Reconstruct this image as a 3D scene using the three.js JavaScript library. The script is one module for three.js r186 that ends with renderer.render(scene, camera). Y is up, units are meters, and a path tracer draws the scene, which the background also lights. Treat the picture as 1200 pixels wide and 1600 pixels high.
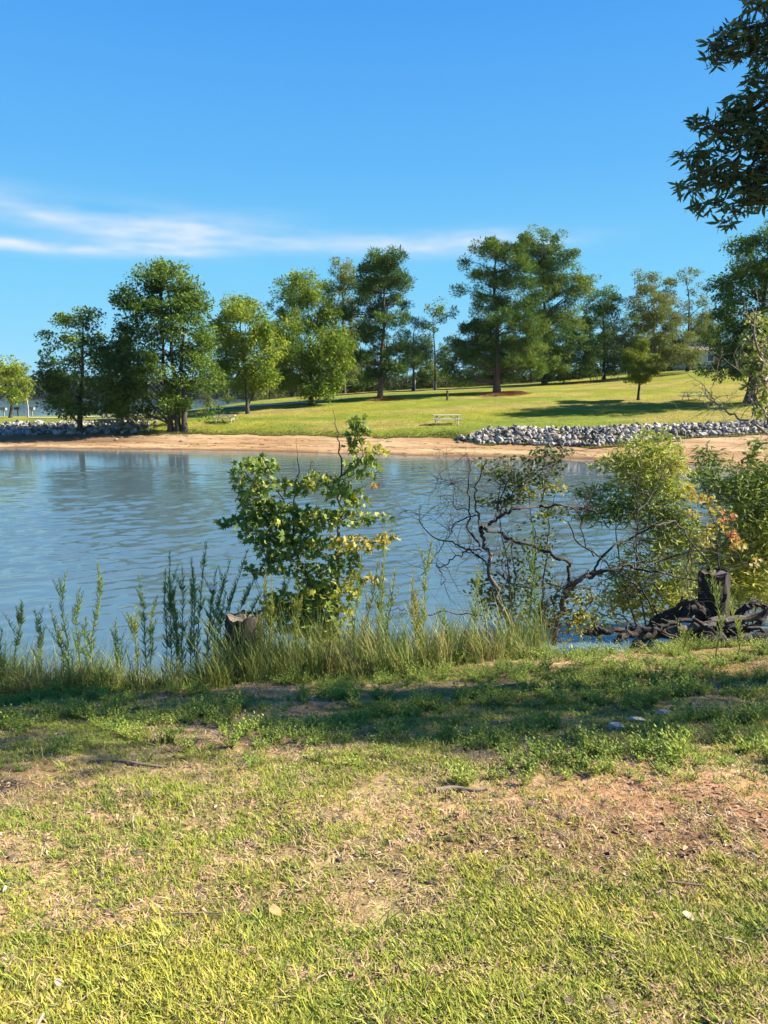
import * as THREE from 'three';
import { mergeGeometries } from 'three/addons/utils/BufferGeometryUtils.js';

// ---------------------------------------------------------------- camera, sky, sun, exposure
const scene = new THREE.Scene();
const FOCAL = 1164, EYE = 3.8, PITCH = 9.03 * Math.PI / 180;      // metres above the lake
const camera = new THREE.PerspectiveCamera(2 * Math.atan(800 / FOCAL) * 180 / Math.PI, 0.75, 0.1, 3000);
camera.position.set(0, EYE, 0);
camera.rotation.x = -PITCH;
scene.add(camera);

const renderer = new THREE.WebGLRenderer({ antialias: true });
renderer.setSize(768, 1024);
renderer.toneMapping = THREE.LinearToneMapping;
renderer.toneMappingExposure = 3.7;
renderer.shadowMap.enabled = true;
renderer.shadowMap.type = THREE.PCFSoftShadowMap;

const SUN_UP = 37 * Math.PI / 180, SUN_TURN = -2 * Math.PI / 180;  // from the right
const sunDir = new THREE.Vector3(Math.cos(SUN_UP) * Math.cos(SUN_TURN), Math.sin(SUN_UP), Math.cos(SUN_UP) * Math.sin(SUN_TURN));
const sun = new THREE.DirectionalLight(new THREE.Color().setRGB(1, 0.9, 0.74), 5);
sun.position.copy(sunDir).multiplyScalar(150).add(new THREE.Vector3(5, 0, -50));
sun.target.position.set(5, 0, -50);
sun.castShadow = true;
sun.shadow.mapSize.set(4096, 4096);
sun.shadow.bias = -0.0005;
Object.assign(sun.shadow.camera, { left: -90, right: 90, top: 80, bottom: -80, near: 1, far: 400 });
scene.add(sun, sun.target);

// ---------------------------------------------------------------- numbers
function rng(seed) { let a = seed >>> 0; return () => { a = (a + 0x6D2B79F5) | 0; let t = Math.imul(a ^ (a >>> 15), 1 | a); t = (t + Math.imul(t ^ (t >>> 7), 61 | t)) ^ t; return ((t ^ (t >>> 14)) >>> 0) / 4294967296; }; }
const clamp = (x, a, b) => x < a ? a : x > b ? b : x;
const lerp = (a, b, t) => a + (b - a) * t;
const sstep = (a, b, x) => { const t = clamp((x - a) / (b - a), 0, 1); return t * t * (3 - 2 * t); };
function hash(x, y, z) { let h = Math.imul(x, 374761393) ^ Math.imul(y, 668265263) ^ Math.imul(z, 2147483647 ^ 0x5bd1e995); h = Math.imul(h ^ (h >>> 13), 1274126177); h ^= h >>> 16; h = Math.imul(h, 2246822519); return ((h ^ (h >>> 15)) >>> 0) / 4294967296; }
function noise3(x, y, z) {
  const i = Math.floor(x), j = Math.floor(y), k = Math.floor(z), f = x - i, g = y - j, h = z - k;
  const u = f * f * (3 - 2 * f), v = g * g * (3 - 2 * g), w = h * h * (3 - 2 * h);
  const n = (a, b, c) => hash(i + a, j + b, k + c);
  return lerp(lerp(lerp(n(0, 0, 0), n(1, 0, 0), u), lerp(n(0, 1, 0), n(1, 1, 0), u), v), lerp(lerp(n(0, 0, 1), n(1, 0, 1), u), lerp(n(0, 1, 1), n(1, 1, 1), u), v), w);
}
function noise2(x, y, s = 0) {
  const i = Math.floor(x), j = Math.floor(y), f = x - i, g = y - j, u = f * f * (3 - 2 * f), v = g * g * (3 - 2 * g);
  return lerp(lerp(hash(i, j, s), hash(i + 1, j, s), u), lerp(hash(i, j + 1, s), hash(i + 1, j + 1, s), u), v);
}
function fbm(x, y, s = 0, o = 4) { let a = 0.5, r = 0, t = 0; for (let k = 0; k < o; k++) { r += a * noise2(x, y, s + k * 17); t += a; a *= 0.5; x = x * 2.03 + 3.1; y = y * 2.03 + 1.7; } return r / t; }
function curve(xs, ys, x) {
  if (x <= xs[0]) return ys[0];
  for (let k = 1; k < xs.length; k++) if (x < xs[k]) { const t = (x - xs[k - 1]) / (xs[k] - xs[k - 1]); return lerp(ys[k - 1], ys[k], t); }
  return ys[ys.length - 1];
}
function soft(xs, ys, x, w) { return (curve(xs, ys, x - w) + 2 * curve(xs, ys, x) + curve(xs, ys, x + w)) / 4; }
const V = (x, y, z) => new THREE.Vector3(x, y, z);
const cosP = Math.cos(PITCH), sinP = Math.sin(PITCH);
// design aid: the world point that stands d metres out over the ground on the sight line through a point of the 1200 x 1600 layout
function at(px, py, d) { const a = (px - 600) / FOCAL, b = (800 - py) / FOCAL, k = d / (b * sinP + cosP); return V(a * k, EYE + (b * cosP - sinP) * k, -d); }
const mpp = d => d / FOCAL;

// ---------------------------------------------------------------- sky: clear air with a low band of cirrus
{
  const W = 2048, H = 1024, data = new Float32Array(W * H * 4);
  const up = [-90, 0, 3, 8, 16, 28, 45, 90];
  const R = [0.22, 0.400, 0.310, 0.215, 0.130, 0.060, 0.040, 0.030];
  const G = [0.27, 0.750, 0.715, 0.645, 0.485, 0.325, 0.255, 0.200];
  const B = [0.25, 0.975, 0.985, 0.985, 0.950, 0.880, 0.780, 0.640];
  const streak = (az, el, s) => fbm(az * 0.085 + el * 0.13, el * 0.62 - az * 0.018, s, 5);
  for (let j = 0; j < H; j++) {
    const el = (j + 0.5) / H * 180 - 90;
    const r0 = curve(up, R, el), g0 = curve(up, G, el), b0 = curve(up, B, el);
    for (let i = 0; i < W; i++) {
      const u = (i + 0.5) / W, a = (u - 0.5) * 2 * Math.PI;              // atan2(z, x)
      const az = ((a * 180 / Math.PI + 90 + 540) % 360) - 180;           // 0 straight ahead, + to the right
      let c = 0;
      if (el > 0 && el < 50) {
        const e2 = el + (fbm(az * 0.05, 3.3, 9, 3) - 0.5) * 3;
        const band = (m, w) => Math.exp(-(((e2 - m) / w) ** 2));
        const left = sstep(-2, -20, az) + sstep(150, 178, az);
        const drift = fbm(az * 0.022 + 7, el * 0.05, 5, 3);
        const n = streak(az, el, 21), f = streak(az * 2.4, el * 2.1, 40), fib = fbm(az * 0.42 + el * 1.1, el * 5.5 - az * 0.2, 63, 5);
        const body = band(12.1 - az * 0.014, 0.85) * clamp(left, 0, 1) * 1.6 + band(11.0 + az * 0.012, 0.75) * sstep(16, 2, Math.abs(az + 3) - 8) * 0.9 + band(10.6 + az * 0.02, 0.4) * sstep(-10, -16, az) * 1.15;
        c += body * clamp(0.15 + 1.9 * (n - 0.28), 0, 1.2) * (0.1 + 0.75 * f + 1.3 * (fib - 0.3));
        const far = sstep(60, 100, Math.abs(az + 3));                    // the same thin streaks go on round the sky
        c += far * (band(13, 2.4) + 0.5 * band(24, 4)) * sstep(0.48, 0.68, drift) * clamp(1.7 * (n - 0.3), 0, 1) * (0.4 + 0.7 * f);
      }
      c = clamp(c, 0, 1);
      const sunward = Math.max(0, sunDir.x * Math.cos(a) * Math.cos(el * Math.PI / 180) + sunDir.y * Math.sin(el * Math.PI / 180) + sunDir.z * Math.sin(a) * Math.cos(el * Math.PI / 180));
      const k = (1 + 0.25 * sunward ** 4) / 3.7, q = (j * W + i) * 4;
      data[q] = lerp(r0, 0.86, c * 0.92) * k; data[q + 1] = lerp(g0, 0.92, c * 0.92) * k; data[q + 2] = lerp(b0, 1.0, c * 0.92) * k; data[q + 3] = 1;
    }
  }
  const t = new THREE.DataTexture(data, W, H, THREE.RGBAFormat, THREE.FloatType);
  t.mapping = THREE.EquirectangularReflectionMapping; t.magFilter = THREE.LinearFilter; t.minFilter = THREE.LinearFilter; t.needsUpdate = true;
  scene.background = t; scene.environment = t;
}

// ---------------------------------------------------------------- builders
const used = new Map();
function numbered(name) { const n = used.get(name) || 0; used.set(name, n + 1); return n ? name + '_' + String(n).padStart(3, '0') : name; }
function tag(o, label, category, group, kind) { if (label) o.userData.label = label; if (category) o.userData.category = category; if (group) o.userData.group = group; if (kind) o.userData.kind = kind; return o; }
function thing(name, label, category, p, group) { const o = new THREE.Group(); o.name = numbered(name); if (p) o.position.copy(p); scene.add(o); return tag(o, label, category, group); }
function struct(mesh, name, label, category) { mesh.name = name; scene.add(mesh); return tag(mesh, label, category, null, 'structure'); }
class Geo {                                                    // collects faces with colours; build() makes ONE mesh
  constructor() { this.p = []; this.c = []; this.n = []; this.u = []; this.i = []; this.smooth = false; }
  v(x, y, z, c) { this.p.push(x, y, z); this.c.push(c[0], c[1], c[2]); return this.p.length / 3 - 1; }
  tri(a, b, c) { this.i.push(a, b, c); }
  tube(pts, radii, sides, col, opts = {}) {                   // smooth tapered tube with bark unevenness
    this.smooth = true;
    let side = V(1, 0, 0), prev = -1;
    for (let k = 0; k < pts.length; k++) {
      const t = pts[Math.min(k + 1, pts.length - 1)].clone().sub(pts[Math.max(k - 1, 0)]).normalize();
      side.addScaledVector(t, -side.dot(t)); if (side.lengthSq() < 1e-4) side.set(0, 0, 1).addScaledVector(t, -t.z); side.normalize();
      const up = t.clone().cross(side), r = typeof radii === 'function' ? radii(k / (pts.length - 1)) : radii[k];
      const first = this.p.length / 3;
      for (let s = 0; s < sides; s++) {
        const a = s / sides * Math.PI * 2, ca = Math.cos(a), sa = Math.sin(a);
        const rr = r * (1 + (opts.rough || 0) * (noise3(ca * 1.7 + k * 0.35, sa * 1.7, (opts.seed || 0) + k * 0.3) - 0.5) * 2);
        const nx = side.x * ca + up.x * sa, ny = side.y * ca + up.y * sa, nz = side.z * ca + up.z * sa;
        const g = 0.75 + 0.5 * hash(s * 7 + 3, k * 13 + (opts.seed || 0), 5);
        this.v(pts[k].x + nx * rr, pts[k].y + ny * rr, pts[k].z + nz * rr, [col[0] * g, col[1] * g, col[2] * g]);
        if (k) { const q = (s + 1) % sides; this.tri(prev + s, first + s, prev + q); this.tri(prev + q, first + s, first + q); }
      }
      prev = first;
    }
    if (opts.cap) { const e = pts[pts.length - 1], m = this.v(e.x, e.y, e.z, opts.capColor || col); for (let s = 0; s < sides; s++) this.tri(prev + s, prev + (s + 1) % sides, m); }
  }
  leaf(p, along, across, len, wid, c, fold = 0.15) {           // a folded diamond: four corners
    const ax = along.x, ay = along.y, az = along.z, bx = across.x, by = across.y, bz = across.z;
    const nx = ay * bz - az * by, ny = az * bx - ax * bz, nz = ax * by - ay * bx, m = 0.45 * len, w = wid / 2, f = fold * wid;
    const a = this.v(p.x, p.y, p.z, c), b = this.v(p.x + ax * m + bx * w + nx * f, p.y + ay * m + by * w + ny * f, p.z + az * m + bz * w + nz * f, c);
    const d = this.v(p.x + ax * len, p.y + ay * len, p.z + az * len, c), e = this.v(p.x + ax * m - bx * w + nx * f, p.y + ay * m - by * w + ny * f, p.z + az * m - bz * w + nz * f, c);
    this.tri(a, b, d); this.tri(a, d, e);
  }
  geometry(normals = this.smooth) {
    const g = new THREE.BufferGeometry();
    g.setAttribute('position', new THREE.Float32BufferAttribute(this.p, 3));
    g.setAttribute('color', new THREE.Float32BufferAttribute(this.c, 3));
    if (this.u.length) g.setAttribute('uv', new THREE.Float32BufferAttribute(this.u, 2));
    g.setIndex(this.i);
    if (normals) { g.computeVertexNormals(); return g; }
    return g;
  }
  build(name, m, parent, normals) { const o = new THREE.Mesh(this.geometry(normals), m); o.name = name; parent.add(o); return o; }
}
const randDir = (r, o = V(0, 0, 0)) => { const z = r() * 2 - 1, a = r() * Math.PI * 2, s = Math.sqrt(1 - z * z); return o.set(s * Math.cos(a), z, s * Math.sin(a)); };
const mixc = (a, b, t) => [lerp(a[0], b[0], t), lerp(a[1], b[1], t), lerp(a[2], b[2], t)];
function spline(pts, n) { return new THREE.CatmullRomCurve3(pts, false, 'centripetal').getPoints(n); }

// ---------------------------------------------------------------- materials
function grainTexture(size, fn, srgb = false) {
  const d = new Uint8Array(size * size * 4);
  for (let j = 0; j < size; j++) for (let i = 0; i < size; i++) { const c = fn(i, j, size), q = (j * size + i) * 4; d[q] = clamp(c[0], 0, 1) * 255; d[q + 1] = clamp(c[1], 0, 1) * 255; d[q + 2] = clamp(c[2], 0, 1) * 255; d[q + 3] = 255; }
  const t = new THREE.DataTexture(d, size, size, THREE.RGBAFormat); t.wrapS = t.wrapT = THREE.RepeatWrapping; t.magFilter = THREE.LinearFilter; t.minFilter = THREE.LinearFilter;
  if (srgb) t.colorSpace = THREE.SRGBColorSpace; t.needsUpdate = true; return t;
}
// noise that tiles: period n cells over the texture
function tile(x, y, n, s) { const i = Math.floor(x), j = Math.floor(y), f = x - i, g = y - j, u = f * f * (3 - 2 * f), v = g * g * (3 - 2 * g), m = k => ((k % n) + n) % n; return lerp(lerp(hash(m(i), m(j), s), hash(m(i + 1), m(j), s), u), lerp(hash(m(i), m(j + 1), s), hash(m(i + 1), m(j + 1), s), u), v); }
function tileFbm(x, y, n, s, o) { let a = 0.5, r = 0, t = 0; for (let k = 0; k < o; k++) { r += a * tile(x * n, y * n, n, s + k); t += a; a *= 0.55; n *= 2; } return r / t; }
const soilTex = grainTexture(1024, (i, j, S) => { const x = i / S, y = j / S, a = tileFbm(x, y, 8, 3, 6), b = tileFbm(x, y, 64, 11, 3), g = 0.45 + 0.5 * a + 0.5 * (b - 0.5); return [g, g * (0.96 + 0.06 * b), g * (0.9 + 0.15 * a)]; });
const soilBump = grainTexture(1024, (i, j, S) => { const v = tileFbm(i / S, j / S, 32, 21, 5); return [v, v, v]; });
const lawnTex = grainTexture(1024, (i, j, S) => { const x = i / S, y = j / S, a = tileFbm(x, y, 4, 31, 5), b = tileFbm(x, y, 128, 37, 3), g = 0.42 + 0.42 * a + 0.85 * (b - 0.36); return [g * (0.92 + 0.16 * a), g, g * 0.9]; });
const lawnBump = grainTexture(512, (i, j, S) => { const v = tileFbm(i / S, j / S, 64, 41, 3); return [v, v, v]; });
const sandTex = grainTexture(1024, (i, j, S) => {              // u along the shore, v up the beach: wash lines
  const x = i / S, y = j / S, line = tileFbm(x * 0.25 + 0, y, 48, 51, 3), w = tileFbm(x, y, 6, 57, 4), f = tileFbm(x, y, 128, 61, 2);
  const g = 0.64 + 0.55 * (line - 0.5) + 0.3 * (w - 0.5) + 0.25 * (f - 0.5); return [g, g * (0.95 + 0.1 * w), g * (0.88 + 0.2 * w)];
});
const barkBump = grainTexture(256, (i, j, S) => { const v = tileFbm(i / S, j / S * 0.5, 24, 71, 4); return [v, v, v]; });
const leafMat = (t = 0.35, o = {}) => new THREE.MeshPhysicalMaterial({ vertexColors: true, roughness: 0.85, transmission: t, thickness: 0, specularIntensity: 0.35, side: THREE.DoubleSide, ...o });
const M = {
  crown: leafMat(0.38, { specularIntensity: 0.1 }), needle: leafMat(0.28, { specularIntensity: 0.1 }), near: leafMat(0.45), grass: leafMat(0.3), straw: new THREE.MeshStandardMaterial({ vertexColors: true, roughness: 0.9, side: THREE.DoubleSide }),
  wood: new THREE.MeshStandardMaterial({ vertexColors: true, roughness: 0.95 }),
  dead: new THREE.MeshStandardMaterial({ vertexColors: true, roughness: 0.9 }),
  litter: new THREE.MeshStandardMaterial({ vertexColors: true, roughness: 0.9, side: THREE.DoubleSide }),
};
const flat = (r, g, b, rough = 0.8, o = {}) => new THREE.MeshStandardMaterial({ color: new THREE.Color().setRGB(r, g, b), roughness: rough, ...o });

// ---------------------------------------------------------------- the lie of the land (y = 0 is the lake)
function hNear(x, d) {
  const s = clamp(0.11 * x, -0.6, 0.5) + (0.4 * sstep(-0.2, 1.4, x) + 0.08 * sstep(1.6, 4.5, x)) * sstep(5, 8.5, d), e = d - s;
  return soft([-6, 0, 2, 4, 6, 7.6, 8.3, 8.9, 9.6, 12, 16], [2.3, 2.2, 2.1, 1.74, 1.22, 0.80, 0.5, 0.15, -0.2, -0.8, -1.6], e, 0.35) + (fbm(x * 0.9, d * 0.9, 3, 4) - 0.5) * 0.13 + (fbm(x * 5, d * 5, 8, 2) - 0.5) * 0.035;
}
const shoreX = [-80, -45, -26.9, -10.7, 0, 7.7, 14.2, 18.6, 24, 34, 60], shoreD = [58, 54.5, 52.8, 50.4, 46.6, 45, 42.2, 38.6, 36, 33, 30];
const shore = x => soft(shoreX, shoreD, x, 2.5) + (fbm(x * 0.25, 1, 12, 3) - 0.5) * 0.9;
const colX = [-80, -40, -25, -15, -8, 0, 12, 25, 40, 70, 120];
const rowD = [50, 58, 70, 80, 95, 112, 140];
const landH = [
  [1.0, 1.1, 1.2, 1.2, 0.8, -0.8, -2], [1.0, 1.2, 1.35, 1.4, 1.0, -0.6, -2], [0.9, 1.15, 1.55, 1.65, 1.6, 0.2, -1.5], [0.9, 1.35, 2.15, 2.7, 3.1, 2.9, 2.0], [0.9, 1.35, 2.45, 3.15, 3.6, 3.6, 3.4],
  [0.95, 1.3, 2.7, 3.65, 4.1, 4.2, 4.2], [1.3, 1.75, 3.1, 4.05, 4.6, 4.8, 4.8], [1.75, 2.3, 3.5, 4.4, 5.25, 5.6, 5.8], [2.4, 3.0, 4.3, 5.4, 6.6, 7.0, 7.2], [4, 5, 6.2, 7, 8, 8.5, 8.5], [5, 6, 7, 8, 9, 9.5, 9.5]];
const tableH = (x, d) => { const col = k => soft(rowD, landH[k], d, 3); if (x <= colX[0]) return col(0); for (let k = 1; k < colX.length; k++) if (x < colX[k]) { const t = (x - colX[k - 1]) / (colX[k] - colX[k - 1]); return lerp(col(k - 1), col(k), t); } return col(colX.length - 1); };
const toe = (x, s) => lerp(6.4, Math.max(47 - s, 4.2), sstep(4, 7, x));          // how wide the beach is
function hFar(x, d) {
  const s = shore(x), t = d - s, tb = toe(x, s), steep = lerp(0.22, 0.42, sstep(3, 6, x));
  const land = (tableH(x - 2, d) + tableH(x, d) + tableH(x + 2, d)) / 3;
  const beach = t < tb ? t * 0.125 : tb * 0.125 + (t - tb) * steep;
  const k = 0.12, h = clamp(0.5 + 0.5 * (beach - land) / k, 0, 1);
  return lerp(beach, land, h) - k * h * (1 - h) + (fbm(x * 0.35, d * 0.35, 2, 3) - 0.5) * 0.14 * sstep(tb, tb + 6, t) + (fbm(x * 1.2, d * 1.2, 4, 2) - 0.5) * 0.03;
}

// ---------------------------------------------------------------- ground, shore, lake
{ // near bank
  const g = new Geo(), X0 = -13, X1 = 13, D0 = -3, D1 = 13, st = 0.09, nx = Math.round((X1 - X0) / st), nd = Math.round((D1 - D0) / st);
  const tan = [0.42, 0.28, 0.15], red = [0.31, 0.15, 0.08], dark = [0.12, 0.075, 0.045], green = [0.19, 0.17, 0.06];
  for (let j = 0; j <= nd; j++) for (let i = 0; i <= nx; i++) {
    const x = X0 + i * st, d = D0 + j * st;
    let c = mixc(tan, red, sstep(0.42, 0.62, fbm(x * 0.55, d * 0.8, 31, 4)));
    c = mixc(c, red, 0.8 * sstep(1.3, 0.3, Math.hypot((x - 1.35) / 1.4, (d - 3.1) / 0.6)));
    c = mixc(c, dark, sstep(0.52, 0.7, fbm(x * 2.1, d * 2.6, 77, 4)) * 0.8);
    c = mixc(c, green, 0.55 * sstep(0.42, 0.6, fbm(x * 0.7 + 9, d * 0.9, 101, 4)));
    g.v(x, hNear(x, d), -d, c.map(k => k * 1.1)); g.u.push(x / 1.7, d / 1.7);
    if (i && j) { const n = nx + 1, a = j * n + i, b = a - 1, e = a - n, f = e - 1; g.tri(f, e, b); g.tri(e, a, b); }
  }
  struct(new THREE.Mesh(g.geometry(true), new THREE.MeshPhysicalMaterial({ specularIntensity: 0.15, vertexColors: true, map: soilTex, bumpMap: soilBump, bumpScale: 0.02, roughness: 0.97 })), 'ground', 'patchy brown and green bank in the foreground', 'ground');
}
{ // far side: beach and mown lawn share one height field, split along a ragged edge
  const xs = [], ds = [], beach = new Geo(), lawn = new Geo();
  for (let x = -75; x < -32; x += 1.2) xs.push(x); for (let x = -32; x < 32; x += 0.3) xs.push(x); for (let x = 32; x <= 110; x += 1.2) xs.push(x);
  for (let d = 26; d < 63; d += 0.22) ds.push(d); for (let d = 63; d < 112; d += 0.8) ds.push(d); for (let d = 112; d <= 152; d += 3) ds.push(d);
  const sandA = [0.40, 0.28, 0.16], sandB = [0.33, 0.205, 0.105], wet = [0.16, 0.092, 0.045], dirt = [0.15, 0.092, 0.05];
  const gA = [0.215, 0.22, 0.027], gB = [0.15, 0.19, 0.024], gC = [0.26, 0.215, 0.06];
  const hs = ds.map(d => xs.map(x => hFar(x, d)));
  const edge = x => { const s = shore(x); return s + toe(x, s) + (fbm(x * 0.6, 4, 44, 4) - 0.5) * 1.8; };
  const edges = xs.map(edge), shores = xs.map(shore);
  const idB = new Int32Array(xs.length * ds.length).fill(-1), idL = idB.slice();
  const vertex = (isBeach, i, j) => {
    const k = j * xs.length + i, ids = isBeach ? idB : idL; if (ids[k] >= 0) return ids[k];
    const x = xs[i], d = ds[j], t = d - shores[i], geo = isBeach ? beach : lawn; let c;
    if (isBeach) { c = mixc(sandA, sandB, sstep(0.35, 0.65, fbm(x * 0.12, t * 1.1, 61, 4))); c = mixc(c, wet, sstep(1.0, 0.25, t + (fbm(x * 0.5, 3, 66, 3) - 0.5) * 0.8)); c = mixc(c, dirt, 0.8 * sstep(-15, -20, x) * sstep(1.0, 3.0, t)); c = c.map(k => k * 1.16); }
    else { c = mixc(gA, gB, sstep(0.3, 0.7, fbm(x * 0.09, d * 0.22, 15, 4))); c = mixc(c, gC, 0.85 * sstep(0.46, 0.62, fbm(x * 0.08 + 4, d * 0.24 + 2, 25, 4))); c = c.map(k => k * 1.05); }
    geo.u.push(x / (isBeach ? 12 : 5), (isBeach ? t / 7 : d / 5));
    return ids[k] = geo.v(x, hs[j][i], -d, c);
  };
  for (let j = 1; j < ds.length; j++) for (let i = 1; i < xs.length; i++) {
    if (Math.max(hs[j][i], hs[j - 1][i], hs[j][i - 1], hs[j - 1][i - 1]) < -1.2) continue;
    const isB = ds[j] < edges[i], geo = isB ? beach : lawn, a = vertex(isB, i, j), b = vertex(isB, i - 1, j), e = vertex(isB, i, j - 1), f = vertex(isB, i - 1, j - 1);
    geo.tri(f, e, b); geo.tri(e, a, b);
  }
  struct(new THREE.Mesh(beach.geometry(true), new THREE.MeshPhysicalMaterial({ specularIntensity: 0.15, vertexColors: true, map: sandTex, bumpMap: soilBump, bumpScale: 0.03, roughness: 0.95 })), 'beach', 'strip of orange sand along the far waterline', 'beach');
  struct(new THREE.Mesh(lawn.geometry(true), new THREE.MeshPhysicalMaterial({ specularIntensity: 0.15, vertexColors: true, map: lawnTex, bumpMap: lawnBump, bumpScale: 0.05, roughness: 0.97 })), 'lawn', 'mown green slope rising behind the beach', 'lawn');

  // rough grass tufts that break the lawn's lower edge and its surface
  const tuft = new Geo(), r = rng(5);
  for (let k = 0; k < 9; k++) { const a = r() * 6.28, l = 0.7 + 0.5 * r(); tuft.leaf(V((r() - 0.5) * 0.5, 0, (r() - 0.5) * 0.5), V(Math.cos(a) * 0.5, 0.85, Math.sin(a) * 0.5).normalize(), V(-Math.sin(a), 0, Math.cos(a)), l, 0.16, [1, 1, 1], 0); }
  const N = 30000, im = new THREE.InstancedMesh(tuft.geometry(false), leafMat(0.3), N), m = new THREE.Matrix4(), q = new THREE.Quaternion(), col = new THREE.Color(), yAxis = V(0, 1, 0);
  for (let k = 0; k < N; k++) {
    let x, d, s;
    if (k < 6000) { x = -30 + 60 * r(); d = edge(x) - 0.5 + 1.6 * r() * r(); s = 0.07 + 0.1 * r(); } else { x = -32 + 66 * r(); d = edge(x) + 0.2 + 34 * r() * r(); s = 0.035 + 0.045 * r(); }
    m.compose(V(x, hFar(x, d) - 0.02, -d), q.setFromAxisAngle(yAxis, r() * 6.28), V(s * 1.5, s, s * 1.5)); im.setMatrixAt(k, m);
    const c = mixc([0.21, 0.21, 0.034], [0.15, 0.18, 0.03], r()), dry = sstep(0.55, 0.7, fbm(x * 0.06 + 4, d * 0.2 + 2, 25, 4)); im.setColorAt(k, col.setRGB(...mixc(c, [0.25, 0.205, 0.07], dry * 0.7)));
  }
  const bit = new Geo(); for (let k = 0; k < 5; k++) { const a = r() * 6.28; bit.leaf(V((r() - 0.5) * 0.5, 0.02, (r() - 0.5) * 0.2), V(Math.cos(a), 0.15, Math.sin(a) * 0.5).normalize(), V(-Math.sin(a), 0.4, Math.cos(a)).normalize(), 0.35, 0.09, [1, 1, 1], 0.2); }
  const W = 900, wr = new THREE.InstancedMesh(bit.geometry(false), M.litter, W);
  for (let k = 0; k < W; k++) { const x = -30 + 56 * r(), line = [1.1, 2.4, 4.2][k % 3] + (fbm(x * 0.4, k % 3, 88, 3) - 0.5) * 1.6, d = shore(x) + line + 0.25 * (r() - 0.5), s = 0.25 + 0.6 * r() * r(); m.compose(V(x, hFar(x, d), -d), q.setFromAxisAngle(yAxis, r() * 6.28), V(s, s, s)); wr.setMatrixAt(k, m); wr.setColorAt(k, col.setRGB(...mixc([0.12, 0.07, 0.04], [0.28, 0.19, 0.1], r()))); }
  wr.name = 'beach_wrack'; scene.add(wr); tag(wr, 'dark bits of wrack washed up along the sand', 'wrack', null, 'stuff');
  im.name = 'lawn_tufts'; scene.add(im); tag(im, 'rough grass tufts over the far lawn and its edge', 'grass', null, 'stuff');
}
{ // lake: real waves out to the far beach, then flat to the far side
  const g = new Geo(), D0 = 7.2, D1 = 56, r = rng(77), waves = [], xs = [], ds = [];
  for (let x = -36; x < -13; x += 0.28) xs.push(x); for (let x = -13; x < 11; x += 0.075) xs.push(x); for (let x = 11; x <= 30; x += 0.28) xs.push(x);
  for (let d = D0; d < D1; d += 0.05 + 0.006 * (d - D0)) ds.push(d); ds.push(D1);
  for (let k = 0; k < 44; k++) { const L = 0.16 * Math.pow(1.062, k) * (0.9 + 0.2 * r()), dir = -0.3 + (r() - 0.5) * (k < 22 ? 2.2 : 1.4), w = 2 * Math.PI / L; waves.push([w * Math.sin(dir), w * Math.cos(dir), lerp(0.046, 0.011, sstep(0.35, 1.3, L)) * L / 6.283, r() * 6.28, L]); }
  const n = xs.length, X0 = xs[0], XE = xs[n - 1];
  for (let j = 0; j < ds.length; j++) for (let i = 0; i < n; i++) {
    const x = xs[i], d = ds[j], wx = x + 0.5 * fbm(x * 0.3, d * 0.3, 1, 2), wd = d + 0.8 * fbm(x * 0.25, d * 0.25, 6, 2), cell = 2.7 * Math.max(0.05 + 0.006 * (d - D0), x > -13 && x < 11 ? 0.075 : 0.28);
    let y = 0; for (const [kx, kd, a, ph, L] of waves) { const w = clamp((L - cell) / cell + 1, 0, 1); if (w > 0) y += w * a * Math.sin(kx * wx + kd * wd + ph); }
    const gust = 0.45 + 1.0 * sstep(0.3, 0.72, fbm(x * 0.07 + d * 0.02, d * 0.16, 91, 3));
    const calm = lerp(1, 0.08, sstep(28, 43, d + 0.1 * x + 12 * (fbm(x * 0.12, d * 0.2, 57, 3) - 0.5))), rim = sstep(0, 2, Math.min(x - X0, XE - x, D1 - d));
    g.v(x, y * gust * calm * rim, -d, [1, 1, 1]);
    if (i && j) { const a = j * n + i, b = a - 1, e = a - n, f = e - 1; g.tri(f, e, b); g.tri(e, a, b); }
  }
  const quad = (xa, xb, da, db) => { const k = [[xa, da], [xb, da], [xb, db], [xa, db]].map(([x, d]) => g.v(x, 0, -d, [1, 1, 1])); g.tri(k[0], k[1], k[2]); g.tri(k[0], k[2], k[3]); };
  quad(-700, X0, D0, D1); quad(XE, 700, D0, D1); quad(-700, 700, D1, 900); quad(-700, 700, -60, D0);
  const water = new THREE.MeshPhysicalMaterial({ color: new THREE.Color().setRGB(0.056, 0.09, 0.105), roughness: 0.1, ior: 1.9 });
  struct(new THREE.Mesh(g.geometry(true), water), 'lake', 'rippled blue lake in the cove', 'water');
}
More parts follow.
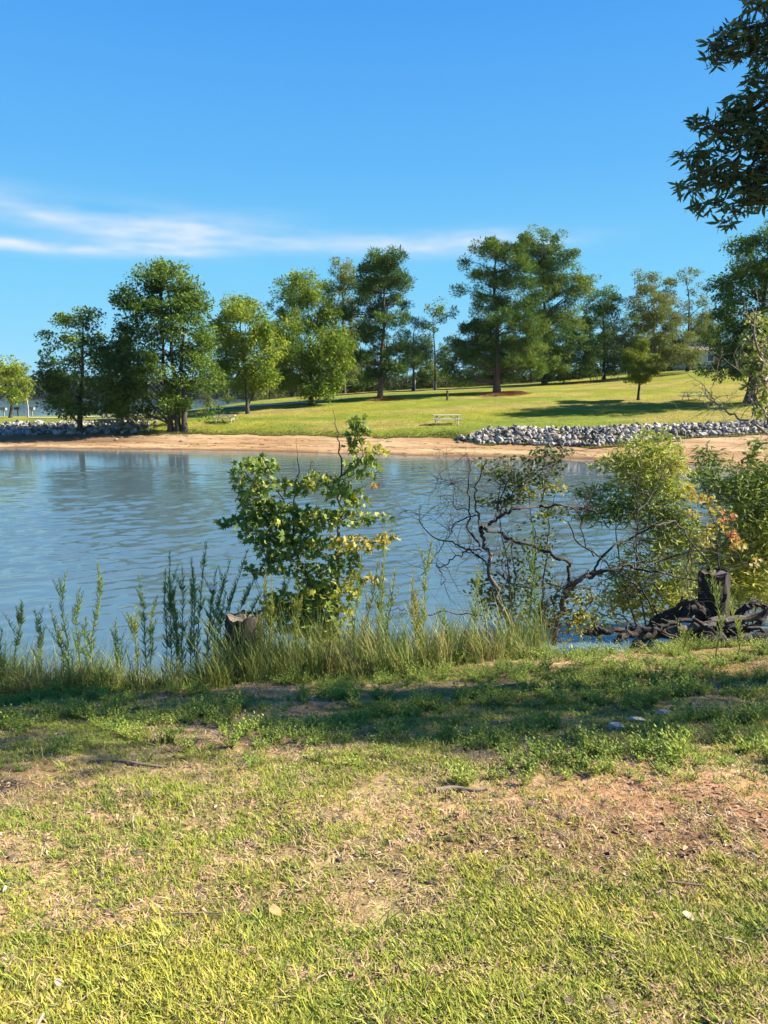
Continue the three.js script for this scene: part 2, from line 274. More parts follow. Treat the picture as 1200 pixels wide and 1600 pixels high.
{ // wooded land across the open lake, far off on the left
  const g = new Geo();
  for (let i = 0; i <= 160; i++) for (let j = 0; j <= 6; j++) {
    const x = -520 + i * 5, d = 520 + j * 30 + 25 * fbm(i * 0.1, 2, 7, 2), h = [-0.5, 1.5, 3, 5, 7, 8, 8][j] * (0.6 + 0.8 * fbm(i * 0.06, j * 0.3, 19, 3));
    g.v(x, h, -d, [0.05, 0.08, 0.03]); if (i && j) { const n = 7, a = i * n + j, b = a - n; g.tri(b, a, b - 1); g.tri(a, a - 1, b - 1); }
  }
  struct(new THREE.Mesh(g.geometry(true), M.wood), 'far_hills', 'low wooded shore across the open lake', 'hills');
  const t = new Geo(), r = rng(9), p = V(0, 0, 0), q = V(0, 0, 0), w = V(0, 0, 0);
  for (let k = 0; k < 420; k++) { randDir(r, p); p.set(p.x * 3.2, 6 + p.y * 5, p.z * 3.2); randDir(r, q); randDir(r, w).cross(q).normalize(); t.leaf(p, q, w, 1.6, 1.2, [1, 1, 1].map(() => 0.8 + 0.4 * r()), 0.1); }
  const N = 900, im = new THREE.InstancedMesh(t.geometry(false), M.crown, N), m = new THREE.Matrix4(), col = new THREE.Color();
  for (let k = 0; k < N; k++) { const x = -480 + 700 * r(), d = 530 + 130 * r() * r(), s = 0.7 + 0.6 * r(); m.makeScale(s, s * (0.8 + 0.5 * r()), s); m.setPosition(x, (d - 525) * 0.05 - 1.0, -d); im.setMatrixAt(k, m); const v = 0.7 + 0.6 * r(); im.setColorAt(k, col.setRGB(0.05 * v, 0.085 * v, 0.03 * v)); }
  im.name = 'far_wood'; scene.add(im); tag(im, 'far wood across the lake', 'wood', null, 'stuff');
}

scene.fog = new THREE.FogExp2(0xd4e4f2, 0.00006);                 // a trace of summer haze over the open lake

// ---------------------------------------------------------------- trees on the far shore
// crown lobes are [x, y, half width, half height] in layout points at the tree's own distance; they become real ellipsoids there
function fill(g, lobes, o, r, tips) {
  const p = V(0, 0, 0), dir = V(0, 0, 0), al = V(0, 0, 0), ac = V(0, 0, 0), out = V(0, 0, 0);
  for (const [c, rx, ry, rz, dens = 1] of lobes) {
    const clumps = Math.max(3, Math.round(o.density * dens * (rx * ry + rx * rz + ry * rz) / 3 * 3.2 / (o.clump * o.clump)));
    for (let k = 0; k < clumps; k++) {
      randDir(r, dir); const rad = 0.35 + 0.65 * Math.sqrt(r()), lump = 0.72 + 0.56 * noise3(dir.x * 2.2 + c.x, dir.y * 2.2 + c.y, dir.z * 2.2 + c.z);
      p.set(c.x + dir.x * rx * rad * lump, c.y + dir.y * ry * rad * lump, c.z + dir.z * rz * rad * lump);
      if (noise3(p.x * o.gapScale, p.y * o.gapScale, p.z * o.gapScale + o.seed) < o.gap) continue;
      if (tips && r() < o.tipShare) tips.push(p.clone());
      const tone = mixc(o.colA, o.colB, clamp(0.5 + 1.3 * (noise3(p.x * 0.5 + 5, p.y * 0.5, p.z * 0.5 + o.seed) - 0.5) + 0.5 * (r() - 0.5), 0, 1)), cr = o.clump * (0.6 + 0.8 * r());
      const n = Math.round(o.perClump * (0.6 + 0.8 * r()));
      for (let l = 0; l < n; l++) {
        randDir(r, out); const q = Math.pow(r(), 0.4) * cr, lx = p.x + out.x * q, ly = p.y + out.y * q * o.flat, lz = p.z + out.z * q;
        randDir(r, al); al.y = al.y * 0.7 + o.lift; al.addScaledVector(out, o.spread).normalize();
        randDir(r, ac); ac.y *= 0.5; ac.addScaledVector(al, -ac.dot(al)).normalize();
        const s = o.leaf * (0.5 + 0.95 * r() * r() + 0.15 * r()), v = 0.75 + 0.5 * r();
        g.leaf(V(lx, ly, lz), al, ac, s, s * o.aspect, [tone[0] * v, tone[1] * v, tone[2] * v], 0.12);
      }
    }
  }
}
const KIND = {
  broad: { density: 1.75, clump: 0.78, perClump: 125, leaf: 0.25, aspect: 0.55, flat: 0.55, lift: -0.05, spread: 0.6, gap: 0.36, gapScale: 0.6, tipShare: 0.05 },
  droop: { density: 2.0, clump: 0.7, perClump: 100, leaf: 0.29, aspect: 0.45, flat: 0.85, lift: -0.45, spread: 0.5, gap: 0.3, gapScale: 0.65, tipShare: 0.04 },
  thin: { density: 1.25, clump: 0.62, perClump: 72, leaf: 0.25, aspect: 0.55, flat: 0.7, lift: 0.0, spread: 0.6, gap: 0.4, gapScale: 0.9, tipShare: 0.12 },
  pine: { density: 1.3, clump: 0.6, perClump: 92, leaf: 0.36, aspect: 0.22, flat: 0.7, lift: 0.4, spread: 0.9, gap: 0.3, gapScale: 0.7, tipShare: 0.12 },
};
const BARK = [0.045, 0.036, 0.029], PBARK = [0.085, 0.056, 0.04];
function tree(name, label, kind, baseX, D, lobesPx, o = {}) {
  const scale = mpp(D), b0 = at(baseX, 620, D), base = V(b0.x, hFar(b0.x, D) - 0.05, -D);
  const t = thing(name, label, 'tree', base, o.group), r = rng(o.seed || Math.round(baseX * 13 + D)), K = { ...KIND[kind], seed: (o.seed || baseX) % 97, colA: o.a || [0.045, 0.075, 0.02], colB: o.b || [0.095, 0.125, 0.026], ...o.k };
  const lobes = lobesPx.map(([px, py, rx, ry, dens]) => { const c = at(px, py, D).sub(base), f = o.deep || 0.85; c.z = (r() - 0.5) * (Math.abs(px - baseX) < 20 ? 3 : 1.5); return [c, rx * scale, ry * scale, Math.max(ry, Math.min(rx, ry * 2.4)) * scale * f, dens]; });
  const g = new Geo(), tips = []; fill(g, lobes, K, r, tips);
  const wood = new Geo(), limb = wood, bark = kind === 'pine' ? PBARK : (o.bark || BARK);
  let top = lobes.reduce((a, l) => l[0].y > a.y ? l[0] : a, lobes[0][0]);
  const stems = o.stems || [[0, 0, 1]], R = (o.girth || 0.2), axes = [];
  for (const [sx, lean, share] of stems) {
    const pts = [], H = top.y * share, tx = lerp(0, top.x, share) + lean * H, tz = top.z * 0.5;
    for (let k = 0; k <= 12; k++) { const u = k / 12; pts.push(V(sx + tx * Math.pow(u, 1.4) + (noise2(u * 4, baseX, 3) - 0.5) * 0.5 * u, -0.15 + (H + 0.15) * u, tz * u + (noise2(u * 4, baseX, 5) - 0.5) * 0.5 * u)); }
    axes.push(pts); wood.tube(pts, u => R * (1 - 0.88 * u) * (1 + 0.7 * Math.pow(1 - u, 18)) + 0.012, 8, bark, { rough: 0.15, seed: baseX });
  }
  tips.sort(() => 0); let used_ = 0;
  for (const tip of tips) {
    if (used_++ > (o.limbs || 70)) break;
    const pts0 = axes[Math.floor(r() * axes.length)], H = pts0[12].y, u = clamp((tip.y - Math.hypot(tip.x, tip.z) * (kind === 'pine' ? 0.15 : 0.75)) / H, 0.12, 0.95), s = pts0[Math.round(u * 12)];
    const mid = s.clone().lerp(tip, 0.55); mid.y += (r() - 0.3) * 0.5; mid.x += (r() - 0.5) * 0.5;
    limb.tube(spline([s, mid, tip], 6), v => (0.05 + 0.25 * R * (1 - u)) * (1 - 0.85 * v), 4, bark);
  }
  wood.build('trunk', M.wood, t);
  g.build('crown', kind === 'pine' ? M.needle : M.crown, t, false);
  return t;
}
const YG = { a: [0.14, 0.205, 0.022], b: [0.29, 0.33, 0.036] }, MID = { a: [0.07, 0.135, 0.025], b: [0.17, 0.235, 0.04] }, DK = { a: [0.045, 0.1, 0.018], b: [0.135, 0.205, 0.03] }, OL = { a: [0.105, 0.135, 0.034], b: [0.205, 0.23, 0.055] }, PN = { a: [0.045, 0.1, 0.021], b: [0.14, 0.2, 0.03] };
tree('shade_tree', 'bushy yellow-green tree on the point at the left edge', 'broad', 14, 76, [[12, 592, 34, 26], [-20, 585, 35, 35], [28, 578, 20, 18], [18, 618, 25, 14]], { ...YG, girth: 0.16 });
tree('young_tree', 'small slim tree with a pale trunk beside the left edge tree', 'thin', 42, 74, [[45, 606, 9, 17], [42, 590, 7, 9]], { ...YG, girth: 0.07, bark: [0.3, 0.26, 0.2] });
tree('oak_tree', 'open branching tree rising from the stones left of the big dense tree', 'broad', 122, 58.5, [[116, 503, 32, 15], [86, 526, 26, 17], [146, 535, 20, 22], [78, 560, 17, 18], [82, 592, 20, 18, 0.8], [108, 612, 36, 18], [152, 596, 20, 32], [112, 638, 40, 13], [80, 632, 16, 10], [172, 628, 28, 18], [168, 565, 18, 30], [120, 545, 40, 30, 0.8], [115, 585, 45, 25, 0.8], [140, 500, 18, 16]], { ...DK, b: [0.15, 0.22, 0.03], girth: 0.2, k: { gap: 0.3 } });
tree('maple_tree', 'largest dense round-headed tree above the beach on the left', 'broad', 276, 58, [[262, 436, 34, 28], [248, 478, 54, 50], [222, 540, 56, 58], [292, 510, 46, 62], [192, 572, 30, 48], [308, 576, 36, 52], [214, 622, 48, 30], [305, 625, 34, 26], [180, 622, 26, 30], [250, 585, 50, 45], [296, 450, 24, 30], [225, 470, 30, 35], [175, 560, 22, 40], [250, 632, 40, 14], [318, 640, 30, 14], [200, 645, 36, 12]], { ...DK, b: [0.15, 0.22, 0.03], girth: 0.22, stems: [[-0.55, -0.04, 0.8], [0, 0.0, 1], [0.5, 0.05, 0.85]], limbs: 110, k: { lift: 0.15 } });
tree('shade_tree', 'yellow-green tree with a slim dark trunk right of the big dense tree', 'droop', 386, 67, [[384, 515, 44, 42], [360, 556, 30, 38], [412, 548, 30, 44], [374, 480, 26, 18], [345, 522, 16, 30], [382, 592, 42, 20]], { a: [0.115, 0.185, 0.022], b: [0.235, 0.295, 0.034], girth: 0.15 });
tree('shade_tree', 'broad drooping light green tree standing left of the tall pine', 'droop', 487, 73, [[492, 476, 42, 36], [480, 535, 58, 42], [512, 565, 42, 38], [452, 575, 34, 34], [490, 606, 46, 15], [478, 448, 28, 20], [530, 535, 22, 35]], { a: [0.1, 0.165, 0.02], b: [0.21, 0.275, 0.032], girth: 0.17 });
tree('hardwood_tree', 'olive hardwood showing above the drooping light green tree', 'thin', 458, 98, [[458, 450, 30, 20], [438, 478, 22, 26], [475, 470, 26, 24], [450, 520, 40, 40], [455, 570, 40, 25]], { ...MID, girth: 0.22, k: { density: 1.4 } });
tree('hardwood_tree', 'tall feathery tree just left of the tall pine top', 'thin', 538, 100, [[532, 422, 20, 20], [548, 450, 24, 26], [525, 455, 20, 28], [540, 510, 30, 45], [535, 570, 32, 30]], { ...OL, girth: 0.2, k: { density: 1.4 } });
tree('pine_tree', 'tall open pine with tiered branches left of centre', 'pine', 594, 76, [[606, 403, 27, 13], [588, 422, 26, 10], [622, 436, 24, 11], [572, 447, 32, 11], [556, 466, 24, 12], [628, 468, 18, 12], [598, 470, 32, 9], [548, 490, 18, 10], [606, 502, 34, 11], [566, 512, 22, 9], [584, 530, 24, 9], [624, 546, 20, 11], [566, 562, 22, 9], [612, 574, 24, 10], [640, 440, 10, 9], [580, 588, 22, 8], [596, 440, 26, 10], [600, 488, 30, 9], [590, 552, 26, 9], [606, 420, 22, 9]], { ...PN, girth: 0.22, limbs: 100, k: { tipShare: 0.3, density: 1.9, perClump: 120, gap: 0.24 } });
tree('pine_tree', 'small dark pine between the tall pine and the slim open tree', 'pine', 646, 92, [[645, 508, 18, 10], [636, 530, 22, 12], [656, 545, 18, 12], [642, 566, 24, 12]], { ...PN, girth: 0.16 });
tree('young_tree', 'slim open tree with sky between its branches left of the big pine', 'thin', 680, 90, [[678, 488, 16, 13], [697, 500, 18, 10], [672, 515, 15, 14], [700, 530, 16, 8], [664, 550, 14, 12], [690, 560, 16, 12]], { ...MID, girth: 0.12, k: { density: 1.2 } });
tree('pine_tree', 'big spreading pine with low skirts and pine straw at its foot', 'pine', 776, 78, [[772, 388, 24, 12], [750, 398, 24, 10], [795, 394, 24, 14], [736, 411, 24, 8], [806, 415, 28, 14], [764, 428, 30, 11], [796, 444, 36, 14], [732, 453, 22, 9], [812, 472, 38, 14], [752, 474, 34, 11], [722, 482, 20, 7], [786, 500, 46, 13], [826, 510, 30, 14], [742, 512, 28, 11], [774, 536, 54, 13], [832, 542, 26, 14], [716, 545, 20, 12], [748, 560, 42, 13], [806, 566, 44, 14], [706, 574, 14, 10], [834, 580, 20, 14], [738, 588, 32, 9], [790, 588, 34, 8], [716, 596, 18, 6]], { ...PN, b: [0.15, 0.215, 0.03], girth: 0.3, limbs: 120, deep: 1.0, k: { density: 1.8, perClump: 110, gap: 0.36, tipShare: 0.2 } });
tree('hardwood_tree', 'tall mixed green tree rising behind the right side of the big pine', 'broad', 850, 93, [[846, 380, 36, 20], [872, 408, 36, 24], [890, 456, 30, 34], [914, 440, 12, 20], [848, 462, 34, 44], [880, 522, 38, 40], [850, 562, 42, 34], [908, 562, 32, 30], [826, 395, 26, 22], [845, 420, 34, 28], [832, 450, 30, 40], [868, 570, 40, 30]], { ...MID, girth: 0.26, k: { gap: 0.38 } });
tree('hardwood_tree', 'rounded grey-green tree between the tall mixed tree and the olive one', 'broad', 942, 97, [[942, 468, 30, 22], [932, 510, 34, 36], [958, 540, 34, 36], [935, 565, 34, 24]], { ...MID, girth: 0.2 });
tree('hardwood_tree', 'olive brown tree behind the lone young tree on the slope', 'broad', 1022, 95, [[1020, 442, 30, 20], [1006, 476, 34, 26], [1040, 488, 32, 24], [1036, 520, 44, 34], [996, 536, 36, 32], [1058, 550, 38, 30]], { ...OL, girth: 0.22, bark: [0.3, 0.25, 0.2] });
tree('hardwood_tree', 'sparse feathery tree top left of the dark tree at the right edge', 'thin', 1072, 99, [[1076, 432, 26, 12, 0.5], [1058, 452, 16, 14, 0.6], [1090, 450, 12, 12, 0.5], [1080, 490, 30, 26], [1078, 545, 36, 34], [1100, 520, 22, 26]], { ...OL, girth: 0.2 });
tree('young_tree', 'lone young tree with a round crown on the open right slope', 'broad', 998, 68, [[1002, 540, 15, 20], [988, 566, 17, 17], [1013, 570, 16, 17], [1000, 590, 22, 9]], { a: [0.11, 0.155, 0.022], b: [0.26, 0.29, 0.034], girth: 0.12, k: { clump: 0.4, leaf: 0.17 } });
tree('oak_tree', 'large dark oak at the right edge beyond the stones', 'broad', 1172, 63, [[1164, 398, 34, 36], [1140, 462, 32, 42], [1184, 455, 40, 70], [1130, 532, 28, 38], [1164, 550, 48, 36], [1200, 395, 26, 46], [1150, 582, 42, 12], [1232, 440, 42, 95], [1225, 545, 45, 40]], { ...DK, girth: 0.34 });

// the wood behind the lawn: individual trees, three sorts
const wood = [['hardwood_tree', 'broad', [[0, -70, 30, 26], [-14, -40, 28, 24], [16, -38, 28, 26], [2, -110, 18, 16], [0, -20, 30, 14]], MID], ['pine_tree', 'pine', [[0, -108, 14, 7], [-8, -96, 18, 7], [10, -84, 20, 8], [-6, -70, 22, 8], [6, -54, 20, 8], [-4, -38, 18, 8]], PN], ['hardwood_tree', 'thin', [[0, -90, 20, 18], [-10, -60, 22, 20], [12, -58, 20, 22], [0, -28, 28, 18]], OL]];
const protos = wood.map(([n, kind, lobes, col], k) => tree(n, 'x', kind, 600, 110, lobes.map(([x, y, a, b]) => [600 + x, 612 + y, a, b]), { ...col, girth: 0.17, seed: 900 + k, limbs: 30 }));
const SORT = ['green hardwood from the left in the row behind the lawn', 'narrow dark pine from the left in the row behind the lawn', 'olive hardwood from the left in the row behind the lawn'];
const ORD = ['', 'first', 'second', 'third', 'fourth', 'fifth', 'sixth', 'seventh', 'eighth', 'ninth', 'tenth', 'eleventh', 'twelfth', 'thirteenth', 'fourteenth', 'fifteenth', 'sixteenth', 'seventeenth', 'eighteenth', 'nineteenth', 'twentieth'], count = [0, 0, 0];
{
  const r = rng(444), spots = []; for (let px = 330; px < 1240; px += 31) spots.push([px + (r() - 0.5) * 16, 104 + 26 * r(), Math.floor(r() * 3), 0.7 + 0.36 * r()]);
  const first = [1, 1, 1];
  for (const [px, d, k, s] of spots) {
    const src = protos[k]; let o = src; if (!first[k]) { o = src.clone(); o.name = numbered(wood[k][0]); scene.add(o); } first[k] = 0;
    const p = at(px, 610, d); o.position.set(p.x, hFar(p.x, d) - 0.1, -d); o.rotation.y = r() * 6.28; o.scale.setScalar(s * (px > 560 && px < 720 ? 0.72 : 1) * (px < 440 ? 0.9 : 1));
    count[k]++; tag(o, `${ORD[count[k]]} ${SORT[k]}`, 'tree', ['green hardwoods behind the lawn', 'dark pines behind the lawn', 'olive hardwoods behind the lawn'][k]);
  }
  // low growth under the wood
  const g = new Geo(), rr = rng(12); fill(g, [[V(0, 0.8, 0), 1.6, 1.1, 1.6]], { ...KIND.broad, seed: 4, colA: [0.8, 0.8, 0.8], colB: [1.2, 1.2, 1.2], leaf: 0.36, density: 0.8, perClump: 30, gap: 0.1 }, rr);
  const N = 150, im = new THREE.InstancedMesh(g.geometry(false), M.crown, N), m = new THREE.Matrix4(), col = new THREE.Color(), q = new THREE.Quaternion();
  for (let k = 0; k < N; k++) { const px = 430 + 790 * rr(), d = 112 + 20 * rr(), p = at(px, 610, d), s = 0.7 + 0.9 * rr(); m.compose(V(p.x, hFar(p.x, d) - 0.1, -d), q.setFromAxisAngle(V(0, 1, 0), rr() * 6.28), V(s, s * (0.6 + 0.6 * rr()), s)); im.setMatrixAt(k, m); const v = 0.7 + 0.6 * rr(); im.setColorAt(k, col.setRGB(...mixc([0.045, 0.075, 0.02], [0.08, 0.1, 0.03], rr()).map(c => c * v))); }
  im.name = 'undergrowth'; scene.add(im); tag(im, 'low leafy growth under the trees behind the lawn', 'undergrowth', null, 'stuff');
}

// ---------------------------------------------------------------- riprap: each stone is its own piece
const stoneShapes = Array.from({ length: 9 }, (_, k) => {
  const g = new THREE.IcosahedronGeometry(0.5, 0), p = g.attributes.position, r = rng(300 + k), cuts = Array.from({ length: 5 }, () => [randDir(r).clone(), 0.26 + 0.14 * r()]), sx = 0.9 + 0.4 * r(), sz = 0.75 + 0.4 * r();
  for (let i = 0; i < p.count; i++) { const v = V(p.getX(i), p.getY(i), p.getZ(i)); v.multiplyScalar(0.85 + 0.3 * noise3(v.x * 3 + k * 9, v.y * 3, v.z * 3)); for (const [n, d] of cuts) { const e = v.dot(n) - d; if (e > 0) v.addScaledVector(n, -e); } p.setXYZ(i, v.x * sx, v.y * 0.85, v.z * sz); }
  g.deleteAttribute('normal'); g.deleteAttribute('uv'); return g;
});
const stoneMats = [[0.28, 0.26, 0.235], [0.2, 0.185, 0.17], [0.12, 0.112, 0.105], [0.34, 0.31, 0.275], [0.07, 0.066, 0.062], [0.23, 0.2, 0.165]].map(([r, g, b]) => flat(r, g, b, 0.92));
function riprap(name, label, spots, seed) {
  const t = thing(name, label, 'riprap', V(spots[0][0], 0, spots[0][2])), r = rng(seed);
  spots.sort((a, b) => b[3] - a[3]);
  const rest = new Map();
  spots.forEach(([x, y, z, s], k) => {
    const m = new THREE.Matrix4().compose(V(x, y, z).sub(t.position), new THREE.Quaternion().setFromEuler(new THREE.Euler(r() * 6, r() * 6, r() * 6)), V(s, s * (0.7 + 0.3 * r()), s)), gi = Math.floor(r() * 9), mi = Math.floor(r() * 6);
    if (k < 300) { const o = new THREE.Mesh(stoneShapes[gi], stoneMats[mi]); o.name = 'stone'; o.applyMatrix4(m); t.add(o); } else { if (!rest.has(mi)) rest.set(mi, []); rest.get(mi).push(stoneShapes[gi].clone().applyMatrix4(m)); }
  });
  for (const [mi, gs] of rest) { const o = new THREE.Mesh(mergeGeometries(gs), stoneMats[mi]); o.name = 'small_stones'; o.userData.kind = 'stuff'; t.add(o); }
  return t;
}
{
  const r = rng(71), right = [], left = [];
  for (let k = 0; k < 2600; k++) { const x = 5 + 25 * r(), s0 = shore(x), dB = s0 + toe(x, s0), w = 3.3 * sstep(4.6, 8, x), d = dB - 0.25 + w * r() - (k % 23 === 0 ? 1.1 * r() : 0), s = 0.15 + 0.42 * r() ** 2.2; if (x > 8 || r() < 0.8) right.push([x, hFar(x, d) + s * 0.12 + 0.1 * r(), -d, s]); }
  for (let k = 0; k < 600; k++) { const px = -40 + 285 * r(), d = 57.6 + 4.4 * r(), p = at(px, 660, d), s = 0.22 + 0.4 * r(); if (px > 150 && r() < (px - 150) / 110) continue; left.push([p.x, hFar(p.x, d) + s * 0.1 + 0.08 * sstep(57.8, 60.5, d) * sstep(240, 150, px) * r() ** 0.3, -d, s]); }
  riprap('riprap_bank', 'long bank of pale broken stones above the sand on the right', right, 5);
  riprap('riprap_bank', 'heap of pale broken stones under the trees at left', left, 6);
}

// ---------------------------------------------------------------- park furniture
const whiteWood = flat(0.5, 0.47, 0.42, 0.75), greyWood = flat(0.36, 0.33, 0.3, 0.85), darkMetal = flat(0.05, 0.05, 0.05, 0.5, { metalness: 0.6 });
function board(parent, name, m, w, h, d, x, y, z, rz = 0) { const o = new THREE.Mesh(new THREE.BoxGeometry(w, h, d), m); o.name = name; o.position.set(x, y, z); o.rotation.z = rz; parent.add(o); return o; }
function picnicTable(label, px, d, turn, m, frame, s = 1) {
  const p = at(px, 660, d), t = thing('picnic_table', label, 'table', V(p.x, hFar(p.x, d) - 0.03, -d)); t.rotation.y = turn; t.scale.setScalar(s);
  for (let k = 0; k < 5; k++) board(t, 'table_plank', m, 2.15, 0.05, 0.135, 0, 0.74, -0.3 + k * 0.15);
  for (const z of [-0.78, -0.64, 0.64, 0.78]) board(t, 'seat_plank', m, 2.15, 0.05, 0.13, 0, 0.44, z);
  for (const x of [-0.78, 0.78]) {
    const leg = new Geo(); leg.tube([V(x, 0, -0.62), V(x, 0.7, -0.2)], [0.035, 0.035], 6, [1, 1, 1]); leg.build('leg', frame, t); const l2 = new Geo(); l2.tube([V(x, 0, 0.62), V(x, 0.7, 0.2)], [0.035, 0.035], 6, [1, 1, 1]); l2.build('leg', frame, t);
    board(t, 'seat_beam', frame, 0.05, 0.06, 1.66, x, 0.385, 0); const br = new Geo(); br.tube([V(x, 0.39, 0), V(x * 0.2, 0.69, 0)], [0.025, 0.025], 5, [1, 1, 1]); br.build('brace', frame, t);
  }
  return t;
}
picnicTable('white picnic table at the lawn edge above the sand', 698, 57.2, 0.12, whiteWood, greyWood);
picnicTable('small faint grey picnic table on the grass right of the big dense tree', 352, 60.5, -0.1, greyWood, greyWood, 0.8);
picnicTable('picnic table in the shade at the right edge of the slope', 1082, 66, 0.1, whiteWood, greyWood);
picnicTable('dark picnic table in the shade left of the big dense trunk', 216, 60.5, 0.2, greyWood, darkMetal);
picnicTable('dark picnic table in the shade nearer the stone heap', 180, 61.5, -0.15, greyWood, darkMetal);
function post(name, label, category, px, d, h, w, m, capM) { const p = at(px, 610, d), t = thing(name, label, category, V(p.x, hFar(p.x, d) - 0.1, -d)); const g = new Geo(); g.tube([V(0, 0, 0), V(0, h * 0.5, 0), V(0, h, 0)], [w, w, w * 0.96], 10, [1, 1, 1], { cap: true }); g.build('shaft', m, t); const c = new Geo(); c.tube([V(0, h, 0), V(0, h + w * 0.7, 0)], [w * 1.25, w * 1.15], 10, [1, 1, 1], { cap: true }); c.build('cap', capM || m, t); return t; }
post('bollard', 'short dark post on the lawn left of the big pine', 'post', 699, 73, 0.95, 0.1, flat(0.05, 0.045, 0.04, 0.8));
post('marker_post', 'pale post at the foot of the small dark pine', 'post', 648, 95, 1.3, 0.11, flat(0.5, 0.5, 0.47, 0.8));
post('marker_post', 'pale post at the foot of the slim open tree', 'post', 678, 94, 1.1, 0.1, flat(0.5, 0.5, 0.47, 0.8));
{ // small white notice board, and a shed seen through the trees
  const p = at(928, 590, 101), t = thing('notice_board', 'small white notice board under the trees on the ridge', 'sign', V(p.x, hFar(p.x, 101), -101)), w = flat(0.7, 0.7, 0.7, 0.6);
  board(t, 'post', greyWood, 0.1, 1.9, 0.1, -0.45, 0.95, 0); board(t, 'post', greyWood, 0.1, 1.9, 0.1, 0.45, 0.95, 0); board(t, 'panel', w, 0.8, 0.75, 0.06, 0, 1.55, 0); board(t, 'lower_panel', w, 1.1, 0.4, 0.06, 0, 0.75, 0.02);
  const q = at(1100, 575, 112), s = thing('shed', 'small pale building under the trees at the top right of the slope', 'building', V(q.x, hFar(q.x, 112), -112)), wall = flat(0.5, 0.46, 0.42, 0.9);
  board(s, 'wall', wall, 7, 2.6, 4, 0, 1.3, 0); for (const x of [-2.2, 0, 2.2]) { const f = board(s, 'window', flat(0.75, 0.74, 0.7, 0.7), 1.0, 1.0, 0.08, x, 1.5, 2.03); board(f, 'pane', flat(0.03, 0.035, 0.04, 0.15), 0.8, 0.8, 0.04, 0, 0, 0.04); }
  board(s, 'door', flat(0.55, 0.2, 0.13, 0.7), 0.9, 2.0, 0.08, 1.1, 1.0, 2.03); const rf = new Geo(), L = 3.8, c = [1, 1, 1]; const a = [[-L, 2.6, 2.4], [L, 2.6, 2.4], [L, 3.9, 0], [-L, 3.9, 0], [L, 2.6, -2.4], [-L, 2.6, -2.4]].map(v => rf.v(...v, c)); for (const f of [[0, 1, 2], [0, 2, 3], [3, 2, 4], [3, 4, 5], [1, 4, 2], [0, 3, 5], [0, 5, 4], [0, 4, 1]]) rf.tri(a[f[0]], a[f[1]], a[f[2]]); rf.build('roof', flat(0.12, 0.1, 0.09, 0.9), s, false);
}
{ // grills and a bench far out on the left point
  for (const [px, d, label] of [[6, 84, 'small grey park grill at the left edge of the point'], [28, 82, 'small dark park grill between the left trees'], [50, 86, 'small pale park grill right of the slim left tree']]) {
    const p = at(px, 646, d), t = thing('park_grill', label, 'grill', V(p.x, hFar(p.x, d), -d)), m = px === 28 ? darkMetal : flat(0.25, 0.22, 0.18, 0.8);
    board(t, 'post', m, 0.1, 0.7, 0.1, 0, 0.35, 0); board(t, 'fire_box', m, 0.6, 0.25, 0.45, 0, 0.85, 0); board(t, 'grate', darkMetal, 0.62, 0.03, 0.42, 0, 1.0, 0);
  }
}
// paved path behind the trees, and pine straw below the two pines, as sheets that follow the slope
function sheet(name, label, category, pts, widths, m, lift, col) {
  const g = new Geo(), line = spline(pts.map(([x, d]) => V(x, 0, -d)), 40), N = 8;
  line.forEach((p, k) => { const t = line[Math.min(k + 1, 40)].clone().sub(line[Math.max(k - 1, 0)]).normalize(), nx = -t.z, nz = t.x, u = k / 40, w = lerp(widths[0], widths[1], u) / 2; for (let i = 0; i <= N; i++) { const o = (i / N * 2 - 1) * (w + (i % N ? 0 : 0.15 * noise2(k, i, 3))), x = p.x + nx * o, z = p.z + nz * o; g.v(x, Math.max(hFar(x, -z), hFar(x + 0.3, -z), hFar(x - 0.3, -z)) + lift, z, col); if (k && i) { const a = k * (N + 1) + i, b = a - 1, e = a - N - 1, f = e - 1; g.tri(f, e, b); g.tri(e, a, b); } } });
  return struct(new THREE.Mesh(g.geometry(true), m), name, label, category);
}
sheet('path', 'pale path crossing behind the trees on the left', 'path', [[-34, 72], [-24, 74], [-15, 75], [-8, 76], [-4, 78]], [1.5, 1.3], new THREE.MeshStandardMaterial({ vertexColors: true, roughness: 0.95 }), 0.05, [0.27, 0.25, 0.22]);
{
  const r = rng(66), needle = new Geo(); for (let k = 0; k < 6; k++) { const a = r() * 6.28; needle.leaf(V((r() - 0.5) * 0.2, 0.02 * r(), (r() - 0.5) * 0.2), V(Math.cos(a), 0.12, Math.sin(a)).normalize(), V(-Math.sin(a), 0.2, Math.cos(a)).normalize(), 0.22, 0.035, [1, 1, 1], 0); }
  const N = 1300, im = new THREE.InstancedMesh(needle.geometry(false), M.litter, N), m = new THREE.Matrix4(), q = new THREE.Quaternion(), col = new THREE.Color();
  for (let k = 0; k < N; k++) { const big = r() < 0.7, p = big ? at(785, 612, 77) : at(600, 615, 75.5), a = r() * 6.28, rad = Math.pow(r(), 0.8) * (big ? 2.5 : 1.7) * (0.6 + 0.8 * noise2(a * 1.5, big ? 3 : 8, 5)), x = p.x + Math.cos(a) * rad * 1.1, d = -p.z - Math.sin(a) * rad, s = 1 + r(); m.compose(V(x, hFar(x, d) + 0.03 + 0.03 * r(), -d), q.setFromAxisAngle(V(0, 1, 0), r() * 6.28), V(s, s, s)); im.setMatrixAt(k, m); im.setColorAt(k, col.setRGB(...mixc([0.42, 0.24, 0.13], [0.3, 0.17, 0.09], r()))); }
  im.name = 'pine_straw'; scene.add(im); tag(im, 'reddish pine straw spread below the two pines', 'pine straw', null, 'stuff');
}
